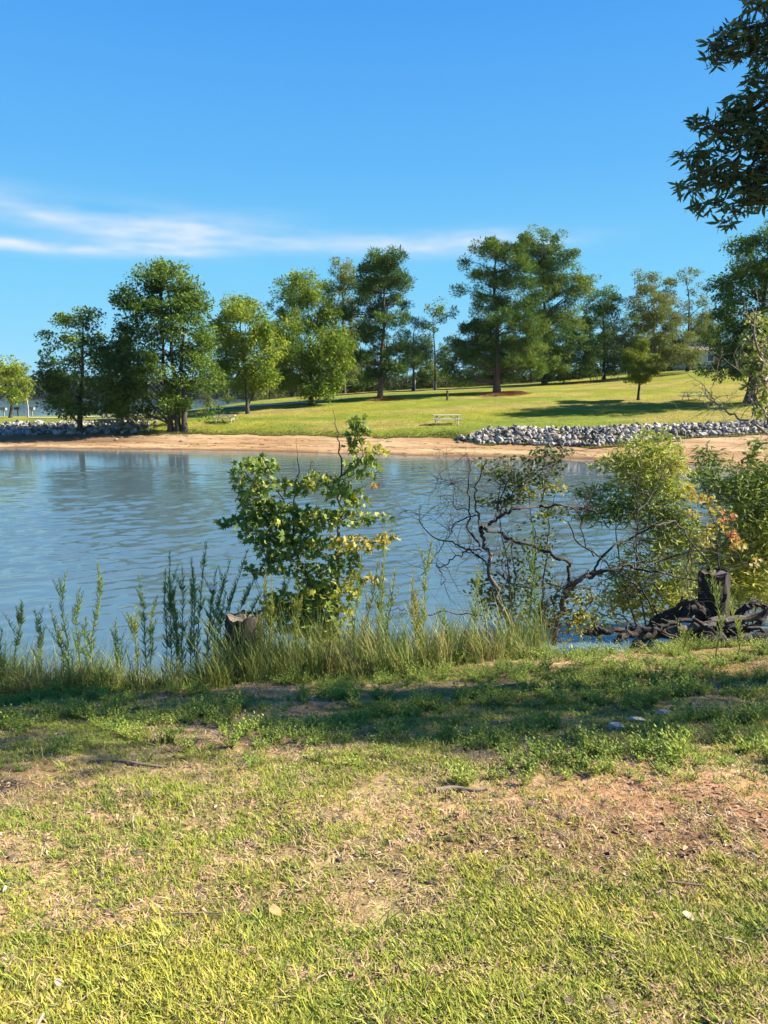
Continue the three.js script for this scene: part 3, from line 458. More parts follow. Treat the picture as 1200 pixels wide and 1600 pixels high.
{ // a few stones lying on the sand
  const places = [[728, 691, 50.5, 'small dark stone on the sand below the white picnic table'], [716, 693, 50, 'small stone on the sand left of the riprap tip'], [182, 688, 55, 'pale block at the sand edge in front of the open branching tree'], [120, 687, 55.5, 'low pale stone on the sand at left'], [285, 690, 54, 'little stone on the sand in front of the big dense tree']];
  places.forEach(([px, py, d, label], k) => { const p = at(px, py, d), o = new THREE.Mesh(stoneShapes[k], stoneMats[k % 2 ? 4 : 1]); o.name = numbered('beach_stone'); o.position.set(p.x, hFar(p.x, d) + 0.06, -d); o.scale.set(0.4, 0.26, 0.3); o.rotation.y = k; scene.add(o); tag(o, label, 'stone'); });
}

// ---------------------------------------------------------------- the near bank: leaves and plants
// closed outlines (unit length along +y, base at 0) turned into small fan meshes
function leafShape(outline, center, bend = 0.2, fold = 0.12) {
  const g = new THREE.BufferGeometry(), p = [], idx = [], put = ([x, y]) => p.push(x, y, -bend * (x * x + (y - 0.2) ** 2) + fold * Math.abs(x));
  put(center); outline.forEach(put);
  for (let k = 1; k <= outline.length; k++) idx.push(0, k, k % outline.length + 1);
  g.setAttribute('position', new THREE.Float32BufferAttribute(p, 3)); g.setIndex(idx); return g;
}
const star = (w, seed, bend = 0.35) => { const r = rng(seed), o = [[0, 0]], lobes = [[-118, 0.62], [-62, 0.9], [0, 1], [62, 0.9], [118, 0.62]]; lobes.forEach(([a, l], k) => { const A = (90 - a) * Math.PI / 180, L = 0.62 * l * (0.9 + 0.2 * r()); o.push([Math.cos(A) * L * w, 0.36 + Math.sin(A) * L]); if (k < 4) { const B = (90 - (a + lobes[k + 1][0]) / 2) * Math.PI / 180; o.push([Math.cos(B) * 0.24 * w, 0.36 + Math.sin(B) * 0.24]); } }); return leafShape(o.reverse(), [0, 0.36], bend, 0.1 + 0.1 * r()); };
const sweetgum = [star(1, 1), star(0.9, 2, 0.6), star(1.05, 3, 0.2), star(0.85, 4, 0.9), star(1.1, 5, -0.4)];
const oval = [leafShape([[0, 0], [0.24, 0.25], [0.3, 0.55], [0.18, 0.85], [0, 1], [-0.18, 0.85], [-0.3, 0.55], [-0.24, 0.25]], [0, 0.5], 0.25, 0.15), leafShape([[0, 0], [0.2, 0.3], [0.26, 0.6], [0, 1], [-0.26, 0.6], [-0.2, 0.3]], [0, 0.5], 0.4, 0.2)];
const lance = [leafShape([[0, 0], [0.09, 0.3], [0.105, 0.55], [0, 1], [-0.105, 0.55], [-0.09, 0.3]], [0, 0.5], 0.25, 0.3), leafShape([[0, 0], [0.09, 0.35], [0, 1], [-0.09, 0.35]], [0, 0.5], 0.45, 0.3)];
const oakLeaf = [leafShape([[0, 0], [0.1, 0.3], [0.11, 0.6], [0, 1], [-0.11, 0.6], [-0.1, 0.3]], [0, 0.5], 0.15, 0.3)];
const tones = list => list.map(([r, g, b]) => new THREE.MeshPhysicalMaterial({ color: new THREE.Color().setRGB(r, g, b), roughness: 0.75, transmission: 0.5, thickness: 0, specularIntensity: 0.45, side: THREE.DoubleSide }));
const qa = new THREE.Quaternion(), UPV = V(0, 1, 0);
// places leaves over a list of blobs; the ones nearest the camera are parts of their own, the rest one joined part
function foliage(parent, blobs, o) {
  const r = rng(o.seed), list = [], base = parent.position;
  for (const [px, py, rx, ry, n, tone, dd] of blobs) {
    const count = Math.round((n || 1) * o.cover * Math.PI * rx * ry / (o.px * o.px));
    for (let k = 0; k < count; k++) {
      let a, b; if (o.soft) { const q = r() * 6.2832, w = o.soft * Math.pow(r(), 0.7) * (0.6 + 0.8 * noise2(q * 1.6, px * 0.1, 5)); a = Math.cos(q) * w; b = Math.sin(q) * w; } else do { a = r() * 2 - 1; b = r() * 2 - 1; } while (a * a + b * b > 1.25);
      const d = o.d + (dd || 0) + (r() - 0.5) * Math.min(1.1, 2.2 * rx * mpp(o.d)), p = at(px + a * rx, py + b * ry, d);
      const al = randDir(r).clone(); al.y = al.y * 0.6 + o.lift; al.normalize(); qa.setFromUnitVectors(UPV, al);
      const q = new THREE.Quaternion().setFromAxisAngle(UPV, r() * 6.28).premultiply(qa), s = o.size * (0.65 + 0.6 * r());
      list.push({ p: p.sub(base), q: q.clone(), s, v: Math.floor(r() * o.shapes.length), t: tone !== undefined && r() < 0.75 ? tone : Math.floor(r() * o.free), d });
    }
  }
  list.sort((a, b) => a.d - b.d);
  const rest = new Map();
  list.forEach((l, k) => {
    const m = new THREE.Matrix4().compose(l.p, l.q, V(l.s, l.s, l.s));
    if (k < o.parts) { const leaf = new THREE.Mesh(o.shapes[l.v], o.mats[l.t]); leaf.name = 'leaf'; leaf.applyMatrix4(m); parent.add(leaf); }
    else { if (!rest.has(l.t)) rest.set(l.t, []); rest.get(l.t).push(o.shapes[l.v].clone().applyMatrix4(m)); }
  });
  for (const [t, gs] of rest) { const f = new THREE.Mesh(mergeGeometries(gs), o.mats[t]); f.name = 'leaves'; f.userData.kind = 'stuff'; parent.add(f); }
  return list.map(l => l.p);
}
function barkTube(g, pts, radius, sides, col, seed) {             // weathered wood: long ridges and cracks that run with the grain
  let side = V(1, 0, 0), prev = -1, run = 0;
  for (let k = 0; k < pts.length; k++) {
    const t = pts[Math.min(k + 1, pts.length - 1)].clone().sub(pts[Math.max(k - 1, 0)]).normalize(); if (k) run += pts[k].distanceTo(pts[k - 1]);
    side.addScaledVector(t, -side.dot(t)); if (side.lengthSq() < 1e-4) side.set(0, 0, 1).addScaledVector(t, -t.z); side.normalize();
    const up = t.clone().cross(side), r = radius(k / (pts.length - 1)), first = g.p.length / 3;
    for (let s = 0; s < sides; s++) {
      const a = s / sides * Math.PI * 2, ca = Math.cos(a), sa = Math.sin(a), ridge = Math.abs(noise3(ca * 3.2, sa * 3.2, run * 2.2 + seed) - 0.5) * 2, fine = noise3(ca * 8, sa * 8, run * 7 + seed), lump = noise3(ca * 1.2, sa * 1.2, run * 4 + seed * 3);
      const rr = r * (0.72 + 0.32 * ridge + 0.18 * fine + 0.3 * (lump - 0.3)), nx = side.x * ca + up.x * sa, ny = side.y * ca + up.y * sa, nz = side.z * ca + up.z * sa, v = 0.45 + 0.9 * fine + 0.4 * hash(s, k, seed);
      g.v(pts[k].x + nx * rr, pts[k].y + ny * rr, pts[k].z + nz * rr, col.map(q => q * v));
      if (k) { const q = (s + 1) % sides; g.tri(prev + s, first + s, prev + q); g.tri(prev + q, first + s, first + q); }
    }
    prev = first;
  }
  const e = pts[pts.length - 1], m = g.v(e.x, e.y, e.z, col); for (let s = 0; s < sides; s++) g.tri(prev + s, prev + (s + 1) % sides, m);
}
const trace = (list, sc, ox, oy, d, wob = 0.25) => list.map(([x, y], k) => at(ox + sc * x, oy + sc * y, d + wob * Math.sin(k * 1.3 + x * 0.01)));
function limbs(parent, traces, radius, col, name, o = {}) {      // each trace: points, start and end share of the radius
  const pts = [], base = parent.position;
  traces.forEach(([t, a, b], k) => { const g = new Geo(), line = spline(t.map(p => p.clone().sub(base)), Math.max(8, t.length * 4)), n = line.length; line.forEach((p, i) => { if (i && i < n - 1) { p.x += (noise2(i * 0.7, k, 3) - 0.5) * radius * 2.2; p.y += (noise2(i * 0.9, k, 7) - 0.5) * radius * 2.2; } }); barkTube(g, line, u => radius * lerp(a, b, u), 9, col, k * 3.7); g.build(name, M.dead, parent, true); pts.push(line); });
  return pts;
}
function twigs(parent, lines, n, len, rad, col, seed, toward) {  // side shoots that fork once, joined: too fine to pick apart
  const g = new Geo(), r = rng(seed);
  const shoot = (s, dir, l, w, depth) => { const pts = [s.clone()]; let p = s.clone(), d = dir.clone(); for (let k = 0; k < 5; k++) { d.add(randDir(r).multiplyScalar(0.32)).normalize(); p = p.clone().addScaledVector(d, l / 5); pts.push(p); if (depth && r() < 0.45) shoot(p, d.clone().add(randDir(r).multiplyScalar(0.9)).normalize(), l * 0.5, w * 0.6, depth - 1); } g.tube(pts, u => w * (1 - 0.75 * u), 3, col); };
  for (let k = 0; k < n; k++) { const line = lines[Math.floor(r() * lines.length)], s = line[Math.floor((0.25 + 0.75 * r()) * (line.length - 1))], d = randDir(r).clone(); d.add(toward || V(0, 0.4, 0)).normalize(); shoot(s, d, len * (0.5 + r()), rad, 2); }
  const o = g.build('twigs', M.dead, parent); o.userData.kind = 'stuff'; return o;
}
function connect(parent, lines, targets, n, rad, col, seed) {     // thin stalks from the nearest branch to leaf places
  const g = new Geo(), r = rng(seed), all = lines.flat();
  for (let k = 0; k < n; k++) { const t = targets[Math.floor(r() * targets.length)]; let best = all[0], bd = 1e9; for (const p of all) { const e = p.distanceToSquared(t) + (p.y > t.y ? 0.15 : 0); if (e < bd) { bd = e; best = p; } } const mid = best.clone().lerp(t, 0.5); mid.y += 0.06 * (r() - 0.2); mid.x += 0.06 * (r() - 0.5); g.tube(spline([best, mid, t], 5), u => rad * (1 - 0.7 * u), 3, col); }
  const o = g.build('twigs', M.dead, parent); o.userData.kind = 'stuff'; return o;
}
const DB = [0.034, 0.027, 0.022], GB = [0.085, 0.07, 0.057];

{ // sweetgum sapling in the middle
  const d = 8.7, b = at(515, 1040, d), t = thing('sweetgum_sapling', 'leafy sweetgum sapling with star-shaped leaves in the middle of the bank', 'sapling', V(b.x, hNear(b.x, d), -d));
  const T = l => trace(l, 0.2625, 330, 640, d, 0.12);
  const lines = limbs(t, [[T([[750, 1560], [745, 1300], [750, 1000], [760, 820], [770, 560], [765, 420], [760, 250], [745, 130], [722, -5]]), 1, 0.1], [T([[690, 1560], [640, 1120], [560, 960], [490, 820], [420, 720], [330, 620], [270, 480], [200, 340]]), 0.8, 0.15], [T([[600, 1060], [520, 900], [490, 640], [510, 420], [515, 280], [508, 170]]), 0.45, 0.08]], 0.028, [0.09, 0.065, 0.045], 'stem');
  const side = limbs(t, [[T([[765, 400], [850, 340], [900, 260], [860, 80]]), 0.5, 0.12], [T([[770, 590], [860, 500], [960, 420]]), 0.4, 0.1], [T([[770, 640], [880, 660], [1030, 620]]), 0.45, 0.1], [T([[755, 860], [880, 830], [1000, 790], [1110, 760]]), 0.5, 0.1], [T([[755, 1000], [850, 1010], [1000, 1000]]), 0.4, 0.1], [T([[460, 590], [390, 470], [330, 380]]), 0.4, 0.1], [T([[400, 700], [250, 690], [80, 670]]), 0.45, 0.1], [T([[520, 900], [400, 900], [240, 960]]), 0.45, 0.1], [T([[580, 400], [590, 330], [598, 300]]), 0.2, 0.06], [T([[770, 500], [690, 460], [620, 420]]), 0.4, 0.1], [T([[620, 1000], [700, 900], [640, 830]]), 0.35, 0.1], [T([[750, 1100], [840, 1090], [800, 1180]]), 0.35, 0.1]], 0.02, [0.09, 0.065, 0.045], 'branch');
  const mats = tones([[0.09, 0.165, 0.028], [0.13, 0.21, 0.032], [0.19, 0.26, 0.036], [0.36, 0.37, 0.045], [0.38, 0.32, 0.045], [0.26, 0.15, 0.05]]);
  const blobs = [[396, 742, 34, 28], [410, 722, 22, 10], [401, 787, 28, 22], [352, 816, 12, 6], [372, 812, 18, 8], [409, 829, 38, 22], [435, 852, 34, 20], [461, 760, 24, 14], [456, 803, 34, 16], [498, 752, 26, 13, 1, 3], [493, 808, 32, 13, 1, 3], [556, 661, 13, 12, 1.2], [566, 672, 12, 9], [552, 690, 13, 14], [585, 702, 18, 9, 1, 3], [566, 730, 26, 16, 1, 2], [532, 766, 28, 16], [560, 782, 18, 9], [585, 758, 10, 4, 1, 5], [530, 808, 34, 15], [588, 808, 22, 9], [560, 848, 44, 12, 1, 4], [606, 838, 14, 8, 1, 4], [498, 858, 28, 16], [498, 897, 36, 18], [402, 890, 22, 10, 1, 2], [440, 880, 28, 18], [566, 902, 32, 6, 1, 4], [535, 925, 24, 14, 1, 3], [477, 932, 48, 18], [535, 955, 18, 13, 1, 3], [455, 965, 34, 24], [500, 980, 30, 24], [425, 945, 20, 20], [485, 955, 44, 24, 0.7, 2], [520, 990, 30, 20, 0.6, 3], [420, 800, 30, 20], [470, 835, 30, 20], [540, 880, 24, 18, 1, 2], [505, 930, 30, 22, 1, 3]];
  const pts = foliage(t, blobs, { seed: 8, d, px: 12, cover: 11, size: 0.094, lift: -0.35, shapes: sweetgum, mats, free: 4, parts: 300 });
  connect(t, [...lines, ...side], pts, 170, 0.005, [0.1, 0.07, 0.045], 41);
}
const bare = thing('bare_shrub', 'crooked leafless shrub with black arching branches at the water edge', 'shrub', (() => { const b = at(815, 1000, 9.4); return V(b.x, hNear(b.x, 9.4) - 0.1, -9.4); })());
let bareLines;
{
  const A = (l, d = 9.3) => trace(l, 0.25, 620, 660, d, 0.2), B = (l, d = 9.5) => trace(l, 0.2667, 880, 640, d, 0.2);
  const trunks = limbs(bare, [[A([[800, 1400], [770, 1330], [700, 1240], [660, 1150], [610, 1000], [580, 860], [545, 770], [525, 680], [520, 640]]), 1, 0.55], [A([[680, 1190], [620, 1090], [590, 1030]]), 0.6, 0.4], [A([[985, 1380], [990, 1300], [1030, 1180], [1060, 1060], [1100, 1010], [1160, 970], [1220, 945], [1290, 925]], 9.5), 1.1, 0.7]], 0.038, GB, 'trunk');
  const arms = limbs(bare, [
    [A([[530, 655], [600, 620], [650, 580], [760, 530], [900, 520], [1000, 522], [1100, 525], [1200, 545], [1260, 570]]), 1, 0.35], [A([[545, 660], [640, 690], [720, 735], [830, 760], [900, 795], [1000, 845], [1060, 870], [1080, 930], [1075, 1010], [1058, 1070]]), 0.9, 0.8],
    [A([[525, 690], [510, 600], [490, 480], [500, 380], [555, 250]]), 0.6, 0.25], [A([[520, 780], [450, 690], [462, 580], [440, 450], [460, 330], [455, 230], [440, 190]]), 0.55, 0.12], [A([[530, 800], [440, 795], [360, 750], [240, 710], [150, 620], [90, 550], [50, 560]]), 0.5, 0.12], [A([[580, 890], [520, 840], [440, 790]]), 0.5, 0.4],
    [A([[440, 800], [420, 825], [350, 845], [290, 900], [250, 895], [290, 960], [300, 1000], [278, 1015]]), 0.42, 0.14], [A([[520, 570], [440, 600], [350, 650], [340, 700], [280, 770], [200, 890], [150, 960]]), 0.4, 0.1], [A([[440, 545], [360, 535], [335, 490], [250, 465]]), 0.35, 0.1], [A([[410, 430], [340, 385], [240, 350]]), 0.25, 0.08],
    [A([[610, 620], [640, 500], [690, 380], [740, 250]]), 0.45, 0.12], [A([[650, 580], [700, 470], [790, 380], [850, 330]]), 0.4, 0.1], [A([[890, 420], [910, 380], [960, 290], [1030, 200], [1060, 150]]), 0.35, 0.1], [A([[690, 1200], [720, 1100], [690, 960], [660, 860], [720, 740]]), 0.5, 0.2], [A([[720, 1150], [740, 1000], [730, 850], [720, 740], [640, 630]]), 0.4, 0.15], [A([[620, 930], [720, 1010], [850, 1040], [980, 1010], [1060, 1040]]), 0.4, 0.25], [A([[1000, 1290], [900, 1240], [950, 1130], [1000, 1060], [1075, 1000]]), 0.4, 0.3], [A([[850, 760], [840, 640], [800, 560]]), 0.3, 0.1],
    [A([[540, 1210], [450, 1195], [300, 1185], [180, 1195], [60, 1180], [0, 1160], [-110, 1190]], 8.8), 0.42, 0.12],
    [B([[150, 985], [250, 940], [390, 905], [430, 930], [560, 950], [700, 985], [800, 1000]]), 1, 0.35], [B([[170, 970], [210, 880], [300, 800], [420, 740], [530, 690], [650, 660], [700, 700], [740, 770], [820, 850], [880, 950]]), 0.7, 0.3], [B([[30, 660], [100, 790], [230, 880], [340, 960], [430, 1030], [490, 1100], [530, 1180], [590, 1270]]), 0.35, 0.5], [B([[420, 920], [450, 870], [410, 800], [430, 700], [430, 560], [420, 460], [450, 380], [460, 260]]), 0.45, 0.12], [B([[430, 930], [560, 890], [680, 840], [850, 840], [1000, 870], [1150, 930]]), 0.45, 0.12], [B([[390, 910], [250, 990], [170, 1040], [160, 1140], [110, 1190]]), 0.4, 0.15], [B([[560, 950], [480, 1010], [480, 1100]]), 0.3, 0.15], [B([[740, 790], [730, 900], [750, 1020], [730, 1060], [800, 1170]]), 0.4, 0.25], [B([[760, 790], [755, 930], [800, 1000]]), 0.3, 0.2], [B([[440, 590], [520, 500], [560, 420], [600, 340]]), 0.3, 0.1], [B([[0, 560], [100, 580], [180, 540]]), 0.4, 0.2], [B([[180, 860], [120, 760], [110, 650], [130, 560]]), 0.4, 0.12], [B([[380, 780], [480, 760], [600, 740]]), 0.3, 0.1]], 0.024, DB, 'branch');
  bareLines = [...trunks, ...arms];
  twigs(bare, arms, 420, 0.36, 0.0042, DB, 17, V(-0.15, 0.35, 0));
}
{ // small-leaved shrub growing through the bare one
  const d = 9.6, b = at(830, 1000, d), t = thing('alder_shrub', 'sparse small-leaved shrub growing up through the crooked bare shrub', 'shrub', V(b.x, hNear(b.x, d) - 0.1, -d));
  const A = l => trace(l, 0.25, 620, 660, d, 0.15), lines = limbs(t, [[A([[840, 1420], [830, 1200], [850, 1000], [870, 800], [850, 600], [820, 440]]), 1, 0.2], [A([[800, 1420], [720, 1200], [700, 900], [640, 600], [650, 340]]), 0.8, 0.2], [A([[860, 1420], [900, 1150], [940, 800], [960, 560], [1000, 420]]), 0.8, 0.2], [A([[900, 500], [930, 380], [980, 280], [960, 180]]), 0.5, 0.15]], 0.016, DB, 'stem');
  const mats = tones([[0.07, 0.11, 0.025], [0.11, 0.15, 0.028], [0.17, 0.2, 0.032], [0.36, 0.33, 0.045], [0.44, 0.38, 0.05]]);
  const pts = foliage(t, [[785, 735, 34, 18], [810, 752, 30, 18], [835, 716, 22, 12, 1.1, 0], [862, 704, 26, 9, 1.2, 0], [866, 728, 14, 18, 1, 0], [842, 740, 16, 14], [825, 770, 24, 11, 1, 3], [870, 764, 15, 10, 1.2, 3], [775, 786, 24, 10, 1, 3], [860, 800, 24, 11, 1, 2], [800, 782, 20, 12], [752, 915, 22, 14, 0.9], [765, 935, 20, 14], [820, 885, 34, 28, 0.7], [825, 932, 40, 32, 0.8, 2], [790, 955, 30, 20, 0.8, 2], [900, 940, 26, 26, 0.9, 3], [900, 975, 30, 22, 1, 4], [850, 970, 30, 20, 0.9, 3], [840, 840, 30, 22, 0.5]], { seed: 18, d, px: 7, cover: 6, soft: 1.25, size: 0.062, lift: -0.05, shapes: oval, mats, free: 3, parts: 150 });
  connect(t, lines, pts, 150, 0.004, DB, 42);
}
function willow(label, d, blobs, stems, seed, scaleTrace) {
  const b = at(...stems.base, d), t = thing('willow_shrub', label, 'shrub', V(b.x, hNear(b.x, d) - 0.15, -d)), lines = limbs(t, stems.list.map(l => [trace(l, 0.2667, 880, 640, d, 0.2), 1, 0.12]), 0.014, [0.1, 0.08, 0.05], 'stem');
  const mats = tones([[0.16, 0.235, 0.045], [0.22, 0.285, 0.05], [0.32, 0.36, 0.055], [0.46, 0.45, 0.065], [0.12, 0.175, 0.042], [0.55, 0.48, 0.07]]);
  const pts = foliage(t, blobs, { seed, d, px: 5.6, cover: 7.5, soft: 1.4, size: 0.125, lift: -0.25, shapes: lance, mats, free: 3, parts: 0 });
  connect(t, lines, pts, 320, 0.0035, [0.13, 0.11, 0.06], seed + 5);
}
willow('bright feathery willow shrub in front of the right end of the sand', 10.4, [[1021, 700, 38, 22, 1, 2], [1005, 720, 40, 18, 1, 3], [965, 722, 34, 12, 1, 2], [1008, 741, 48, 18, 1, 2], [1050, 728, 22, 22, 1, 3], [960, 795, 44, 16, 0.9, 0], [1018, 798, 46, 22, 0.9, 4], [1050, 805, 22, 24, 0.9, 4], [1064, 768, 20, 14, 1, 3], [1022, 768, 36, 14, 0.8, 1], [925, 770, 28, 14, 0.7, 0], [925, 805, 26, 12, 0.7, 1], [1029, 866, 42, 22, 0.9, 2], [1029, 920, 46, 24, 0.9, 2], [968, 936, 34, 18, 1, 5], [1050, 940, 26, 18, 1, 3], [1000, 960, 24, 14, 0.7, 3], [930, 975, 30, 18, 0.8, 5], [1060, 895, 26, 24, 0.8, 1], [960, 895, 16, 20, 0.5, 1], [1075, 830, 26, 26, 0.8, 2], [1000, 770, 40, 24, 0.7, 2], [1040, 835, 36, 22, 0.7, 1], [985, 915, 26, 22, 0.8, 3]], { base: [1010, 1000], list: [[[500, 1350], [440, 1000], [430, 700], [440, 450], [470, 200]], [[480, 1350], [560, 1000], [560, 700], [620, 450], [640, 260]], [[460, 1350], [360, 1050], [320, 800], [300, 560], [320, 300]], [[520, 1350], [640, 1100], [660, 850], [600, 800]], [[450, 1350], [330, 1200], [120, 1250]]] }, 51);
willow('large shaded willow shrub filling the right edge behind the stump', 11.6, [[1106, 716, 18, 16, 1, 4], [1120, 742, 46, 18, 1, 0], [1160, 770, 42, 26, 1, 0], [1187, 750, 24, 22, 1, 1], [1130, 765, 30, 16, 1, 4], [1173, 822, 38, 30, 1, 1], [1200, 800, 30, 50, 1, 4], [1146, 880, 40, 24, 1.1, 3], [1176, 905, 38, 20, 1.2, 3], [1185, 865, 30, 24, 1, 2], [1110, 870, 30, 22, 0.8, 1], [1230, 850, 40, 70, 1, 1], [1150, 930, 50, 18, 0.9, 2], [1085, 905, 26, 22, 0.8, 2], [1225, 740, 30, 40, 1, 0], [1150, 905, 50, 22, 1, 3], [1190, 935, 34, 22, 1, 5], [1140, 845, 40, 24, 0.9, 2], [1195, 845, 34, 34, 1, 3], [1165, 790, 40, 30, 0.8, 2], [1085, 850, 30, 24, 0.8, 3], [1075, 930, 30, 20, 0.8, 5]], { base: [1160, 980], list: [[[1060, 1300], [1000, 1000], [960, 700], [900, 500], [860, 280]], [[1080, 1300], [1090, 900], [1060, 600], [1000, 420]], [[1100, 1300], [1180, 900], [1160, 600], [1180, 400]], [[1060, 1300], [900, 1000], [820, 860]], [[1110, 1300], [1300, 900], [1320, 500]]] }, 52);
{ // turning maple shoots between the willows
  const d = 10.2, b = at(1120, 985, d), t = thing('maple_sapling', 'slim sapling with yellow and orange leaves between the willow shrubs', 'sapling', V(b.x, hNear(b.x, d) - 0.15, -d)), B = l => trace(l, 0.2667, 880, 640, d, 0.1);
  const lines = limbs(t, [[B([[900, 1290], [920, 1000], [900, 800], [880, 640], [800, 500]]), 1, 0.15], [B([[900, 820], [980, 740], [1000, 640]]), 0.6, 0.15], [B([[890, 700], [780, 640], [720, 600]]), 0.5, 0.15]], 0.014, DB, 'stem');
  const mats = tones([[0.42, 0.34, 0.06], [0.5, 0.34, 0.08], [0.34, 0.32, 0.05], [0.5, 0.22, 0.08], [0.6, 0.5, 0.2]]);
  const pts = foliage(t, [[1098, 778, 20, 8], [1075, 765, 12, 6], [1117, 795, 12, 8], [1136, 806, 13, 8, 1, 3], [1120, 821, 16, 11], [1144, 837, 12, 8, 1, 3], [1082, 803, 16, 9], [1108, 845, 14, 10, 1, 4], [1155, 850, 14, 9], [1180, 880, 10, 8, 1, 4]], { seed: 61, d, px: 9, cover: 5, size: 0.085, lift: -0.3, shapes: sweetgum, mats, free: 3, parts: 120 });
  connect(t, lines, pts, 40, 0.004, DB, 62);
}
{ // lighter young tree with bare branches leaning in at the right edge
  const d = 11.4, b = at(1222, 850, d), t = thing('young_tree', 'pale green young tree with bare lower branches leaning in at the right edge', 'tree', V(b.x, Math.max(hNear(12, d), -0.6), -d)), C = l => trace(l, 0.2833, 860, 340, d, 0.3);
  const lines = limbs(t, [[C([[1290, 1850], [1260, 1400], [1210, 1180], [1180, 900], [1150, 700], [1110, 500]]), 1.4, 0.2], [C([[1230, 1200], [1100, 1130], [1010, 1090], [930, 1030], [850, 970], [825, 900]]), 0.6, 0.08], [C([[1210, 1110], [1130, 1000], [1080, 900], [1010, 760]]), 0.5, 0.1], [C([[1090, 1130], [1120, 1040], [1100, 980], [1140, 900]]), 0.35, 0.08], [C([[1230, 1240], [1150, 1260], [1080, 1400], [1000, 1500]]), 0.4, 0.08], [C([[930, 1030], [880, 960], [900, 910]]), 0.25, 0.06], [C([[1180, 900], [1240, 800], [1290, 600]]), 0.6, 0.2]], 0.035, [0.16, 0.13, 0.1], 'branch');
  const mats = tones([[0.19, 0.24, 0.05], [0.25, 0.29, 0.055], [0.3, 0.32, 0.06], [0.13, 0.18, 0.04]]);
  const pts = foliage(t, [[1184, 505, 16, 18], [1172, 530, 14, 12], [1192, 545, 20, 20], [1180, 570, 20, 14], [1196, 600, 16, 22], [1168, 600, 12, 10, 0.6], [1188, 640, 16, 14, 0.7], [1160, 560, 8, 8, 0.6], [1186, 700, 18, 14, 0.8], [1170, 720, 14, 12, 0.8]], { seed: 71, d, px: 7, cover: 5, size: 0.09, lift: 0, shapes: oval, mats, free: 4, parts: 0 });
  connect(t, lines, pts, 120, 0.006, [0.16, 0.13, 0.1], 72); twigs(t, lines, 60, 0.5, 0.006, [0.16, 0.13, 0.1], 73);
}
